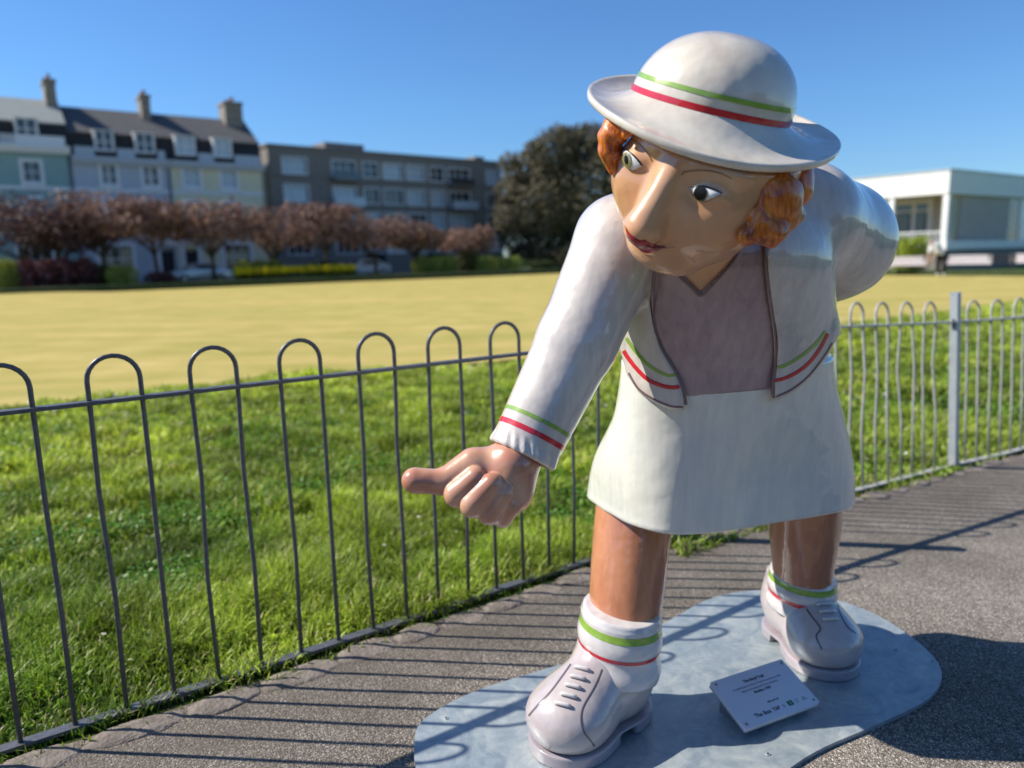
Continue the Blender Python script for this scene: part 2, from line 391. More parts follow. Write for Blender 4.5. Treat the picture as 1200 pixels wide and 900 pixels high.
# ================================================================== THE SETTING NEAR THE CAMERA
def noise_col(nt, tc, scale, stops, detail=6, rough=.6):
    n = nd(nt, 'ShaderNodeTexNoise', Scale=scale, Detail=detail, Roughness=rough); nt.links.new(tc, n.inputs['Vector']); return ramp(nt, n.outputs[0], stops)
def mixc(nt, f, a, b, mode='MIX'):
    m = nd(nt, 'ShaderNodeMix', data_type='RGBA', blend_type=mode)
    for s_, v in (('Factor', f), ('A', a), ('B', b)):
        if isinstance(v, (int, float)): m.inputs[s_].default_value = v
        elif isinstance(v, tuple): m.inputs[s_].default_value = (*v, 1)
        else: nt.links.new(v, m.inputs[s_])
    return m.outputs['Result']
def tarmac():
    m, nt, b = newmat('tarmac'); tc = nt.nodes.new('ShaderNodeTexCoord').outputs['Object']
    v = nd(nt, 'ShaderNodeTexVoronoi', Scale=210.0); nt.links.new(tc, v.inputs['Vector'])
    bw = nd(nt, 'ShaderNodeRGBToBW'); nt.links.new(v.outputs['Color'], bw.inputs[0])
    stone = ramp(nt, bw.outputs[0], [(.0, (.10, .09, .08)), (.45, (.28, .255, .225)), (.75, (.47, .43, .38)), (.92, (.78, .74, .69))])
    big = noise_col(nt, tc, 1.6, [(.3, (.66, .64, .62)), (.7, (1.15, 1.12, 1.08))], 4)
    c = mixc(nt, 1.0, stone, big, 'MULTIPLY')
    edge = ramp(nt, v.outputs['Distance'], [(.25, (1, 1, 1)), (.62, (.30, .28, .26))])
    c = mixc(nt, .8, c, edge, 'MULTIPLY')
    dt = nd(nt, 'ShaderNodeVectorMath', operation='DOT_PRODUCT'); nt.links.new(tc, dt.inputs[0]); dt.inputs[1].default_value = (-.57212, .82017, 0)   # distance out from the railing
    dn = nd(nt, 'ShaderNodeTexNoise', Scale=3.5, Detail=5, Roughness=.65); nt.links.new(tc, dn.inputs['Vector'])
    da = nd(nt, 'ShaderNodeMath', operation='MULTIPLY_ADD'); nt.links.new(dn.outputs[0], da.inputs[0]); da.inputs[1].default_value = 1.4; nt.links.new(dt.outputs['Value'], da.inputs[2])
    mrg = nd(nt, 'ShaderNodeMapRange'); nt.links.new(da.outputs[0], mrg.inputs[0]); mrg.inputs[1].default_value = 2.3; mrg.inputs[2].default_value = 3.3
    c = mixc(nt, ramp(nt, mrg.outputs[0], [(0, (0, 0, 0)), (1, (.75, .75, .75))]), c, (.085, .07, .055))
    nt.links.new(c, b.inputs['Base Color']); b.inputs['Roughness'].default_value = .85; b.inputs['Specular IOR Level'].default_value = .25
    inv = nd(nt, 'ShaderNodeMath', operation='SUBTRACT'); inv.inputs[0].default_value = 1; nt.links.new(v.outputs['Distance'], inv.inputs[1])
    n2 = nd(nt, 'ShaderNodeTexNoise', Scale=90.0, Detail=4); nt.links.new(tc, n2.inputs['Vector'])
    p = bump(nt, b, n2.outputs[0], .7, .006); bump(nt, b, inv.outputs[0], .7, .0035, p)
    return m
def soil():
    m, nt, b = newmat('turf_soil'); tc = nt.nodes.new('ShaderNodeTexCoord').outputs['Object']
    c = noise_col(nt, tc, 9., [(.3, (.018, .028, .007)), (.55, (.035, .055, .012)), (.75, (.06, .055, .028))])
    nt.links.new(c, b.inputs['Base Color']); b.inputs['Roughness'].default_value = 1; b.inputs['Specular IOR Level'].default_value = 0; return m
def bowling_green():
    m, nt, b = newmat('mown_green'); tc = nt.nodes.new('ShaderNodeTexCoord').outputs['Object']
    c = noise_col(nt, tc, .8, [(.3, (.36, .305, .085)), (.7, (.50, .39, .15))], 5)
    mp = nd(nt, 'ShaderNodeMapping', Rotation=(0, 0, rad(-35)), Scale=(.02, .5, 1)); nt.links.new(tc, mp.inputs[0])
    n = nd(nt, 'ShaderNodeTexNoise', Scale=3.0, Detail=4); nt.links.new(mp.outputs[0], n.inputs['Vector'])
    s_ = ramp(nt, n.outputs[0], [(.35, (.80, .88, .74)), (.65, (1.08, 1.03, 1.05))])
    c = mixc(nt, 1.0, c, s_, 'MULTIPLY')
    nt.links.new(c, b.inputs['Base Color']); b.inputs['Roughness'].default_value = .95; b.inputs['Specular IOR Level'].default_value = .1
    n2 = nd(nt, 'ShaderNodeTexNoise', Scale=45.0, Detail=5); nt.links.new(tc, n2.inputs['Vector']); bump(nt, b, n2.outputs[0], .6, .02); return m
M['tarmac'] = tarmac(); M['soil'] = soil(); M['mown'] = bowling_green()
M['farground'] = simple('park_grass', (.10, .15, .035), (.06, .10, .022), rough=1, scale=1.2, spec=.1)
def strip(name, s_list, t_list, z, mat, kind='structure', tcurve=None):
    V = []; F = []; n = len(t_list)
    for s_ in s_list:
        for j, t in enumerate(t_list):
            tt = t + (tcurve(s_, j) if tcurve else 0)
            V.append(ST(s_, tt, float(gz(s_)) + z))
    for i in range(len(s_list) - 1):
        for j in range(n - 1): F.append((i * n + j, (i + 1) * n + j, (i + 1) * n + j + 1, i * n + j + 1))
    return obj(name, mesh(name, V, F, mat, True), kind=kind)
SL = [-1500, -300, -60, -20] + list(np.arange(-8, 14.01, .25)) + [20, 60, 300, 1500]
def fence_t(s):          # the railing bends slightly along the path
    return np.interp(s, [-8, 0, .6, 2.1, 3.2, 4.2, 5.5, 6.3, 9, 14], [2.62, 2.556, 2.545, 2.545, 2.48, 2.42, 2.40, 2.31, 2.15, 1.9])
strip('ground', SL, [-1500, -200, 0, 60, 300, 1500], -.03, M['farground'])
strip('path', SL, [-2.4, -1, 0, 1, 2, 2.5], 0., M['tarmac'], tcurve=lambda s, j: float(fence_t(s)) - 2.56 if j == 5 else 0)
strip('turf', SL, [2.45, 3, 4, 6, 9.6], -.004, M['soil'], tcurve=lambda s, j: float(fence_t(s)) - 2.56 if j == 0 else 0)
strip('turf', SL, [-12, -6, -2.4], -.004, M['soil'])
gm = strip('bowling_green', [-70] + list(np.arange(-20, 42, 2.)) + [42.2], [9.3, 12, 16, 24, 36, 50.2], .012, M['mown'], tcurve=lambda s, j: (-.25 * sstep((s - 3) / 14) * 2.2) if j == 0 else 0)

# --- stones edging the path -------------------------------------------------
M['kerbstone'] = simple('rough_stone', (.26, .215, .18), (.10, .085, .07), rough=.9, scale=14, bmp=.9, bscale=60, bdist=.01)
kerb = empty('stone_edging', ST(0, 2.47, 0)); kerb['kind'] = 'structure'
def stone_mesh(seed, L, W, H):
    r = random.Random(seed); V = []; n = 12; rings_ = 5
    for i in range(rings_):
        f = i / (rings_ - 1); k = math.sqrt(max(0, 1 - (f * .96) ** 2.6))
        for j in range(n):
            a = 2 * math.pi * j / n; c_, s_ = math.cos(a), math.sin(a); q = (abs(c_) ** 2.6 + abs(s_) ** 2.6) ** (-1 / 2.6)
            V.append((L * .5 * c_ * q * k * r.uniform(.93, 1.07), W * .5 * s_ * q * k * r.uniform(.88, 1.1), H * f * r.uniform(.85, 1.15)))
    F = [(i * n + j, i * n + (j + 1) % n, (i + 1) * n + (j + 1) % n, (i + 1) * n + j) for i in range(rings_ - 1) for j in range(n)]
    F.append(tuple((rings_ - 1) * n + j for j in range(n)))
    return mesh('edging_stone', V, F, M['kerbstone'], True)
stm = [stone_mesh(i, .24, .115, .022) for i in range(6)]
s = -2.2; i = 0
while s < 9:
    L = random.uniform(.18, .30); q = ST(s + L / 2, float(fence_t(s)) - .105 + random.uniform(-.012, .012), float(gz(s + L / 2)) - .008)
    o = obj('edging_stone', stm[i % 6], kerb, q - np.array(kerb.location)); o.scale = (L / .235, random.uniform(.85, 1.25), random.uniform(.6, 1.1)); o.rotation_euler.z = rad(34.9 + random.uniform(-5, 5)); s += L; i += 1

# --- bow-top railings --------------------------------------------------------
PITCH = .1455; POSTS = [-3.86, -.98 - .0, 1.905 + .87, 5.55, 8.33, 11.1]
POSTS = [-4.06, -1.0, 2.72, 5.50, 8.30, 11.1]
def fpt(s, z=0.): return ST(s, float(fence_t(s)), float(gz(s)) + z)
HB, HRAIL = 1.185, 1.045
def leanp(p):                       # the far panels lean a few degrees
    s_ = p[0] * U2[0] + p[1] * U2[1]; k = .065 * float(sstep((s_ - 2.6) / 2.2)); zz = p[2] - float(gz(s_)); return p + np.array([-k * zz, 0, 0])
plab = ['bow topped grey railing at the left edge of the path, beside the camera', 'bow topped grey railing panel left of the statue, in front of the long grass',
        'pale bow topped railing panel right of the statue as far as the square post', 'pale bow topped railing panel beyond the square post at the right edge', 'farthest bow topped railing panel running off at the right']
for pi in range(5):
    s0, s1 = POSTS[pi] + .05, POSTS[pi + 1] - .05
    a, b_ = fpt(s0), fpt(s1); rt = empty('railing', a, plab[pi], 'railing', 'bow topped railing panels beside the path')
    n = int((s1 - s0) // (2 * PITCH)); 
    # keep the bows where the photo shows them
    phase = .068 if pi < 2 else (4.213 if pi == 2 else 5.64)
    first = phase - 2 * PITCH * math.floor((phase - s0) / (2 * PITCH)) if pi >= 2 else (.215 - 2 * PITCH * math.floor((.215 - s0) / (2 * PITCH)))
    ss = [first + 2 * PITCH * k for k in range(0, 40) if first + 2 * PITCH * k + PITCH < s1]
    mat = M['fence'] if pi < 2 else M['fence2'] if 'fence2' in M else M['fence']
    for k, s_ in enumerate(ss):
        r_ = random.Random(pi * 50 + k); w = [r_.uniform(-.006, .006) for _ in range(4)]
        if pi >= 2 and k > 3: w = [r_.uniform(-.022, .022) for _ in range(4)]
        A = fpt(s_); B = fpt(s_ + PITCH); hb_ = HB - PITCH / 2
        pts = [A, A * .6 + (A + [0, 0, 1.]) * .4 + np.array([w[0], w[0], 0]), A + [w[1], 0, .75], A + [0, 0, 1.]]
        m_ = (A + B) / 2; hd = (B - A) / 2
        pts += [m_ - hd * math.cos(q) + np.array([0, 0, hb_ - .008 + PITCH / 2 * math.sin(q)]) for q in np.linspace(0, math.pi, 13)]
        pts += [B + [0, 0, 1.], B + [w[2], 0, .75], B + [w[3], w[3], .4], B]
        pts = [leanp(p) for p in pts]
        MB().tube([p - a for p in pts], .0078, 8).build('bow_bar', mat, rt, True)
    # top rail (flat bar) and bottom rail
    def flat(z0, z1, hw, sa, sb_, off=0.):
        mb = MB(); N = 8; V = []
        for i in range(N + 1):
            s_ = sa + (sb_ - sa) * i / N; c = fpt(s_); dd = np.array([V2[0], V2[1], 0]) * hw; of = np.array([V2[0], V2[1], 0]) * off
            for sg, zz in ((-1, z0), (1, z0), (1, z1), (-1, z1)): V.append(leanp(c + of + dd * sg + [0, 0, zz]) - a)
        F = [tuple(range(3, -1, -1)), tuple(N * 4 + k for k in range(4))] + [(i * 4 + k, i * 4 + (k + 1) % 4, i * 4 + 4 + (k + 1) % 4, i * 4 + 4 + k) for i in range(N) for k in range(4)]
        return mb.add(V, F)
    flat(HRAIL - .012, HRAIL, .0185, s0 - .03, s1 + .03).build('top_rail', mat, rt)
    flat(.010, .022, .020, s0 - .03, s1 + .03).build('bottom_rail', mat, rt)
    for s_ in (s0, s1):
        MB().tube([fpt(s_, .022) - a, fpt(s_, .030) - a], .014, 6).build('bolt', mat, rt)
plb = ['square railing post beside the camera', 'square railing post left of the picture', 'railing post standing behind the statue skirt', 'pale square railing post at the right between two railing panels', 'second square railing post beyond the pale one, off to the right', 'last railing post']
for i, s_ in enumerate(POSTS):
    if i in (0, 5): continue
    c = fpt(s_); rt = empty('railing_post', c, plb[i], 'post', 'square posts of the railing')
    rt.rotation_euler.z = rad(34.9)
    hh = 1.235
    if i > 2: rt.rotation_euler = (Matrix.Rotation(rad(-3.7), 3, 'Y') @ Matrix.Rotation(rad(34.9), 3, 'Z')).to_euler()
    MB().box((-.025, -.025, -.05), (.025, .025, hh)).build('shaft', M['post'], rt)
    MB().box((-.027, -.027, hh), (.027, .027, hh + .008)).build('cap', M['post'], rt)
    MB().box((-.034, -.008, HRAIL - .05), (-.026, .008, HRAIL + .02)).build('bracket', M['fence'], rt)
    MB().box((.026, -.008, HRAIL - .05), (.034, .008, HRAIL + .02)).build('bracket', M['fence'], rt)

# --- grass -------------------------------------------------------------------
def vnoise(x, y, f, seed):
    r = np.random.default_rng(seed); T = r.random((64, 64)); X = x * f; Y = y * f; xi = np.floor(X).astype(int); yi = np.floor(Y).astype(int); fx = sstep(X - xi); fy = sstep(Y - yi)
    g = lambda a, b: T[a % 64, b % 64]
    return g(xi, yi) * (1 - fx) * (1 - fy) + g(xi + 1, yi) * fx * (1 - fy) + g(xi, yi + 1) * (1 - fx) * fy + g(xi + 1, yi + 1) * fx * fy
def blades(s, t, hgt, wid, lean, tint, z0):
    n = len(s); base = np.stack([U2[0] * s + V2[0] * t, U2[1] * s + V2[1] * t, z0], 1)
    a = RNG.random(n) * 2 * np.pi; side = np.stack([np.cos(a), np.sin(a), np.zeros(n)], 1)
    b = a + np.pi / 2 + RNG.normal(0, .5, n); ld = np.stack([np.cos(b), np.sin(b), np.zeros(n)], 1); V = np.zeros((n, 7, 3))
    for i, f in enumerate((0, .4, .75)):
        c = base + ld * (lean * hgt * f ** 1.8)[:, None]; c[:, 2] += hgt * f * (1 - .35 * lean * f)
        w = (wid * (1, .85, .5)[i])[:, None]
        V[:, 2 * i] = c - side * w; V[:, 2 * i + 1] = c + side * w
    c = base + ld * (lean * hgt)[:, None]; c[:, 2] += hgt * (1 - .35 * lean); V[:, 6] = c
    o = (np.arange(n) * 7)[:, None]
    T = np.concatenate([o + [0, 1, 3], o + [0, 3, 2], o + [2, 3, 5], o + [2, 5, 4], o + [4, 5, 6]], 1).reshape(-1, 3)
    return V.reshape(-1, 3), T, np.repeat(tint, 5, axis=0)
M['blade'] = attrmat('grass_blade', .45, .35, .35)
def grass(name, s0, s1, t0, t1, dens, hmul, wmul, seed):
    n = int(dens * (s1 - s0) * (t1 - t0)); s = RNG.uniform(s0, s1, n); t = RNG.uniform(t0, t1, n)
    cl = vnoise(s, t, 5.2, seed); c2 = vnoise(s, t, 1.3, seed + 1); keep = RNG.random(n) < .45 + .75 * cl
    t = t[keep]; s = s[keep]; cl = cl[keep]; c2 = c2[keep]; n = len(s)
    near = np.clip((t - fence_t(s)) / .5, 0, 1)
    h = (.030 + .115 * cl ** 1.3 * (.5 + c2)) * RNG.uniform(.6, 1.35, n) * hmul * (.55 + .45 * near)
    lean = RNG.uniform(.15, 1.05, n); w = RNG.uniform(.0016, .0048, n) * wmul
    k = RNG.random(n)[:, None]; yel = np.clip(c2[:, None] * .75 + RNG.random((n, 1)) * .35 - .22 + .09 * (t[:, None] - 2.5), 0, 1.15)
    tint = np.array([[.085, .185, .014]]) * (1 - yel) + np.array([[.46, .54, .06]]) * yel
    dead = (RNG.random(n) < .05 + .05 * (near < .3))[:, None]; tint = np.where(dead, np.array([[.42, .36, .18]]), tint) * (.45 + .95 * k) * (.72 + .75 * vnoise(s, t, 3.1, seed + 4))[:, None]
    return blades(s, t, h, w, lean, tint, gz(s) - .003)
def joined(name, parts, k, mat, **kw):
    off = 0; Vs = []; Fs = []; Cs = []
    for V, T, C_ in parts: Vs.append(V); Fs.append(T + off); Cs.append(C_); off += len(V)
    me = mesh(name, np.concatenate(Vs), np.concatenate(Fs), mat); setcol(me, np.concatenate(Cs), k); return obj(name, me, **kw)
joined('long_grass', [grass('a', -.6, 2.6, 2.52, 4.0, 15000, 1.0, 1.0, 11), grass('b', -2.0, 3.6, 4.0, 6.2, 6500, 1.0, 1.6, 11), grass('b2', -4.5, 5., 6.2, 9.35, 2400, .85, 2.8, 11),
                      grass('c', 2.6, 7., 2.30, 5.0, 4000, .9, 2.0, 11), grass('d', 3.6, 12., 5.0, 9.1, 1300, .8, 3.2, 11), grass('f', 12, 27, 1.8, 8.9, 650, .8, 4.2, 11), grass('g', 7, 13, 8.4, 9.2, 1200, .7, 3.2, 11), grass('v', -1.5, 9, 2.44, 2.56, 1500, .7, 1.2, 23), grass('e', 7, 13., 2.0, 5.0, 1300, .9, 3.0, 11)], 3, M['blade'], kind='stuff',
       label='long green grass between the railing and the bowling green', category='grass')
# clover and broad leaves among the grass
def leafpatch(n, s0, s1, t0, t1, seed, size):
    s = RNG.uniform(s0, s1, n); t = RNG.uniform(t0, t1, n); keep = vnoise(s, t, 2.0, seed) > .60; s, t = s[keep], t[keep]; n = len(s)
    a = RNG.random(n) * 6.283; z_ = RNG.uniform(.02, .085, n); r = RNG.uniform(.6, 1.3, n) * size
    c = np.stack([U2[0] * s + V2[0] * t, U2[1] * s + V2[1] * t, gz(s) + z_], 1); V = np.zeros((n, 6, 3)); tl = RNG.normal(0, .35, (n, 2))
    for k in range(6):
        q = a + k * math.pi / 3; x = np.cos(q) * r; y = np.sin(q) * r * .8; V[:, k] = c + np.stack([x, y, x * tl[:, 0] + y * tl[:, 1] + .0], 1)
    o = (np.arange(n) * 6)[:, None]; T = np.concatenate([o + [0, 1, 2], o + [0, 2, 3], o + [0, 3, 4], o + [0, 4, 5]], 1).reshape(-1, 3)
    C_ = np.repeat(np.array([[.11, .26, .02]]) * RNG.uniform(.6, 1.3, (n, 1)), 4, axis=0); return V.reshape(-1, 3), T, C_
joined('clover', [leafpatch(26000, -.6, 3., 2.65, 4.6, 5, .0085), leafpatch(15000, -2, 6., 4.5, 7.5, 6, .012)], 3, M['blade'], kind='stuff', label='patches of bright clover leaves growing among the long grass', category='clover')
# daisies: petals disc + yellow middle
M['daisy'] = attrmat('daisy_petal', .6, .2)
def daisies(n, s0, s1, t0, t1, col=(.8, .8, .76), size=.010, zmax=.07):
    s = RNG.uniform(s0, s1, n); t = RNG.uniform(t0, t1, n); k = vnoise(s, t, 1.1, 31) > .35; s, t = s[k], t[k]; n = len(s); K = 10
    c = np.stack([U2[0] * s + V2[0] * t, U2[1] * s + V2[1] * t, gz(s) + RNG.uniform(.03, zmax, n)], 1); V = np.zeros((n, 2 * K + 2, 3)); tl = RNG.normal(0, .3, (n, 2)); V[:, 0] = c
    for j in range(K):
        q = 2 * math.pi * j / K; rr = size * (1 if j % 2 else .78)
        for m_, f in ((0, 1), (1, .36)):
            x = math.cos(q) * rr * f; y = math.sin(q) * rr * f; V[:, 1 + m_ * (K + 0) + j] = c + np.stack([np.full(n, x), np.full(n, y), x * tl[:, 0] + y * tl[:, 1] + .001 * m_], 1)
    o = (np.arange(n) * (2 * K + 2))[:, None]; T = []; 
    tri = [(0, 1 + j, 1 + (j + 1) % K) for j in range(K)]; tri2 = [(0, 1 + K + j, 1 + K + (j + 1) % K) for j in range(K)]
    V[:, 2 * K + 1] = c + [0, 0, .004]
    tri2 = [(2 * K + 1, 1 + K + j, 1 + K + (j + 1) % K) for j in range(K)]
    T = np.concatenate([o + list(q) for q in tri + tri2], 1).reshape(-1, 3); C_ = np.tile(np.array([col] * K + [(.75, .48, .02)] * K), (n, 1)); return V.reshape(-1, 3), T, C_
joined('daisies', [daisies(34, -.2, 2.6, 2.75, 4.6), daisies(130, -1., 6, 4.4, 8.), daisies(700, -6, 22, 8.3, 9.25, size=.016), daisies(160, 3.2, 9, 2.6, 6, size=.013), daisies(40, -2, 8, 3.5, 8, col=(.8, .5, .02), size=.014)],
       3, M['daisy'], kind='stuff', label='small white daisies and a few yellow flowers dotted in the grass', category='daisies')

# --- base plate --------------------------------------------------------------
def galv():
    m, nt, b = newmat('galvanised_steel'); tc = nt.nodes.new('ShaderNodeTexCoord').outputs['Object']
    v = nd(nt, 'ShaderNodeTexVoronoi', Scale=38.0); v.inputs['Randomness'].default_value = 1
    n = nd(nt, 'ShaderNodeTexNoise', Scale=7.0, Detail=6, Roughness=.7, Distortion=1.2); nt.links.new(tc, n.inputs['Vector'])
    off = mixc(nt, .12, tc, n.outputs['Color'], 'ADD'); nt.links.new(off, v.inputs['Vector'])
    bw = nd(nt, 'ShaderNodeRGBToBW'); nt.links.new(v.outputs['Color'], bw.inputs[0])
    sp = ramp(nt, bw.outputs[0], [(.1, (.30, .345, .37)), (.9, (.37, .41, .43))])
    st = ramp(nt, n.outputs[0], [(.32, (.66, .74, .80)), (.5, (.98, 1.0, 1.0)), (.68, (1.32, 1.27, 1.16))])
    nt.links.new(mixc(nt, 1.0, sp, st, 'MULTIPLY'), b.inputs['Base Color'])
    b.inputs['Metallic'].default_value = .35; nt.links.new(ramp(nt, n.outputs[0], [(.3, (.34,) * 3), (.7, (.55,) * 3)]), b.inputs['Roughness'])
    bump(nt, b, n.outputs[0], .15, .004); return m
M['galv'] = galv()
bp = catmull([(-.32, 2.03), (-.29, 2.15), (-.14, 2.285), (.1, 2.41), (.34, 2.53), (.58, 2.72), (.82, 2.92), (1.05, 2.985), (1.26, 2.93), (1.40, 2.79), (1.47, 2.58), (1.46, 2.36), (1.33, 2.19), (1.10, 2.06), (.86, 1.94), (.66, 1.80), (.44, 1.64), (.16, 1.57), (-.12, 1.66), (-.27, 1.83)], 8, True)
PB = np.array([.6, 2.3, 0.]); base = empty('steel_base_plate', PB, 'kidney shaped galvanised steel plate on the path under the statue', 'base plate')
mb = MB().prism([(x - PB[0], y - PB[1]) for x, y in bp], .001, .014); mb.build('plate', M['galv'], base)
for (px, py) in ((523, 842), (1093, 775), (900, 884), (1050, 762), (660, 792)):
    q = gnd(px, py, .014) - PB; r = .008; mb = MB().tube([q + [0, 0, -.001], q + [0, 0, .003]], [r, r * .8], 14); bo = mb.build('bolt', M['galv'], base)
    MB().tube([q + [0, 0, .002], q + [0, 0, .0034]], .0035, 6).build('socket', M['black'], bo)

# --- information plaque -------------------------------------------------------
M['plaque'] = simple('white_plaque', (.72, .72, .76), (.68, .68, .72), rough=.28, scale=3, coat=.6)
M['ink'] = simple('printed_ink', (.05, .05, .055), rough=.5); M['inkgreen'] = simple('printed_green', (.01, .22, .09), rough=.4); M['inkgrey'] = simple('printed_grey', (.25, .25, .26), rough=.5)
M['screw'] = simple('screw_steel', (.45, .44, .42), rough=.3, metal=.9)
TL, TR, BR, BL = P(833, 798, 2.19), gnd(917, 773, .112), gnd(960, 822, .050), gnd(873, 857, .048)
TL = gnd(833, 798, .110)
Oc = (TL + TR + BR + BL) / 4; Xv = ((TR - TL) + (BR - BL)) / 2; W_ = np.linalg.norm(Xv); Xv /= W_; Yv = ((TL - BL) + (TR - BR)) / 2; Yv -= Xv * (Xv @ Yv); H_ = np.linalg.norm(Yv); Yv /= H_; Zv = np.cross(Xv, Yv)
pq = empty('information_plaque', Oc, 'small tilted white plaque with printed text and screws on the steel plate between the shoes', 'plaque')
pq.rotation_euler = Matrix(np.stack([Xv, Yv, Zv], 1).tolist()).to_euler()
def rrect(w, h, r, n=5): return [(sx * (w / 2 - r) + r * math.cos(a0 + k * math.pi / 2 / n), sy * (h / 2 - r) + r * math.sin(a0 + k * math.pi / 2 / n)) for sx, sy, a0 in ((1, 1, 0), (-1, 1, math.pi / 2), (-1, -1, math.pi), (1, -1, 1.5 * math.pi)) for k in range(n + 1)]
MB().prism(rrect(W_, H_, .006), -.013, 0).build('panel', M['plaque'], pq)
MB().prism(rrect(W_ * .998, H_ * .998, .006), -.019, -.0132).build('backing', M['post'], pq)
for sx in (-1, 1):
    for sy in (-1, 1):
        x, y = sx * (W_ / 2 - .014), sy * (H_ / 2 - .014); sc = MB().tube([(x, y, 0), (x, y, .0022)], [.0052, .004], 14).build('screw', M['screw'], pq)
        MB().tube([(x, y, .0015), (x, y, .0026)], .0018, 6).build('socket', M['black'], sc)
bk = MB()
for sx in (-.30, .30):
    x = sx * W_; pts = []
    for (x_, y_) in ((x, H_ * .36), (x, -H_ * .36)): pts.append(Oc + Xv * x_ + Yv * y_ - Zv * .0145)
    t = .035
    A = [p + Xv * d_ for p in pts for d_ in (-t, t)]; B_ = [np.array([p[0], p[1], .0145]) for p in A]
    R3 = np.stack([Xv, Yv, Zv], 1); loc = [((p - Oc) @ R3) for p in A + B_]
    MB().add(loc, [(0, 1, 3, 2), (4, 6, 7, 5), (0, 2, 6, 4), (1, 5, 7, 3), (0, 4, 5, 1), (2, 3, 7, 6)]).build('bracket', M['screw'], pq)
def text(body, x, y, size, mat, font_bold=False):
    cu = bpy.data.curves.new('lettering', 'FONT'); cu.body = body; cu.size = size; cu.align_x = 'CENTER'; cu.extrude = .0002; cu.resolution_u = 2
    if font_bold: cu.offset = .0004
    o = bpy.data.objects.new('lettering', cu); dg = bpy.context.evaluated_depsgraph_get()
    COL.objects.link(o); me = bpy.data.meshes.new_from_object(o); bpy.data.objects.remove(o); me.materials.clear(); me.materials.append(mat); me.name = 'lettering'
    r = obj('lettering', me, pq, (x, y, .0005)); return r
text('The Beryl Trail', 0, H_ * .285, .0135, M['ink'], True)
text('In celebration of Beryl Cook’s centenary, this', 0, H_ * .195, .0105, M['inkgrey'])
text('figure was inspired by her painting', 0, H_ * .12, .0105, M['inkgrey'])
text('Bowlers, 1975', 0, H_ * .04, .0115, M['ink'], True)
text('#BerylTrail', .005, -H_ * .20, .010, M['ink'])
text('The Box', -W_ * .20, -H_ * .375, .018, M['ink'], True)
text('TAP', -W_ * .02, -H_ * .37, .016, M['ink'], True)
text('arts\ntrail', W_ * .08, -H_ * .33, .006, M['inkgrey'])
MB().box((W_ * .14, -H_ * .38, .0003), (W_ * .21, -H_ * .285, .0006)).build('green_logo', M['inkgreen'], pq)
text('i', W_ * .175, -H_ * .355, .014, M['plaque'], True).location.z = .0009
MB().tube([(W_ * .262 + .006 * math.cos(q), -H_ * .33 + .006 * math.sin(q), .0004) for q in np.linspace(0, 6.283, 17)], .0006, 4, False).build('ring_logo', M['inkgrey'], pq)
text('city\ncouncil', W_ * .36, -H_ * .32, .007, M['inkgrey'])
# ================================================================== THE STATUE
ST0 = np.array([.68, 2.33, .014])
statue = empty('bowler_statue', ST0, 'glossy painted statue of a stooping woman bowler in white hat, jacket and skirt', 'statue')

# --- torso profile: horizontal superellipses from hem to chest -------------
PROF = np.array([  # z, cx, cy, rx, ry, angle
    [.55, .69, 2.37, .47, .258, 25], [.64, .680, 2.348, .434, .260, 25], [.80, .678, 2.31, .425, .240, 24], [.95, .672, 2.255, .385, .225, 22],
    [1.05, .655, 2.22, .350, .220, 21], [1.15, .640, 2.185, .325, .218, 19], [1.28, .612, 2.13, .305, .225, 16], [1.42, .58, 2.07, .29, .215, 13],
    [1.52, .565, 2.06, .25, .165, 12], [1.60, .56, 2.07, .18, .10, 12]])
PZ = catmull(PROF, 8); PZ = PZ[np.argsort(PZ[:, 0])]
def prof(z): return [np.interp(z, PZ[:, 0], PZ[:, i]) for i in range(1, 6)]
def dprof(p, ztop=1.56, zbot=.5, e=2.25):
    cx, cy, rx, ry, an = prof(p[:, 2]); a = np.radians(an)
    X = p[:, 0] - cx; Y = p[:, 1] - cy; x = X * np.cos(a) + Y * np.sin(a); y = -X * np.sin(a) + Y * np.cos(a)
    k = (np.abs(x / rx) ** e + np.abs(y / ry) ** e) ** (1 / e)
    g = np.sqrt((x / rx ** 2) ** 2 + (y / ry ** 2) ** 2) / np.maximum(np.sqrt((x / rx) ** 2 + (y / ry) ** 2), 1e-6) + 1e-6
    d = (k - 1) / np.clip(g, 1 / rx, 1 / ry)
    return smax(smax(d, (p[:, 2] - ztop), .05), zbot - p[:, 2], .01)
SHL = P(728, 284, 1.97); ELB = P(676, 400, 1.89); CUF = P(611, 534, 1.80)
SHR = P(938, 258, 2.12); EBR = P(975, 283, 2.30); BKR = P(905, 350, 2.52)
def dtorso(p):
    d = dprof(p)
    d = smin(d, ell(p, P(835, 290, 2.05), (.27, .19, .13)), .06)
    return d
def pxy(p):
    q = p - EYE; z = np.maximum(q @ _F, .2); return 600 + FPX * (q @ _R) / z, 450 - FPX * (q @ _U) / z
OPEN = catmull([(772, 250), (766, 300), (763, 335), (763, 360), (768, 388), (777, 412), (790, 434), (798, 450), (803, 470), (803, 520), (855, 560), (907, 520), (907, 468), (906, 450), (909, 425), (910, 398), (906, 372), (901, 340), (898, 308), (898, 285), (895, 250), (830, 215)], 4, True)
HEMX = [690, 725, 735, 748, 765, 785, 802, 830, 880, 912, 930, 950, 968, 982, 1010]
HEMY = [380, 405, 440, 459, 471, 480, 481, 482, 478, 469, 460, 444, 421, 395, 370]
VNECK = [(770, 270), (787, 306), (800, 323), (821, 343), (842, 322), (858, 303), (880, 262), (830, 210)]
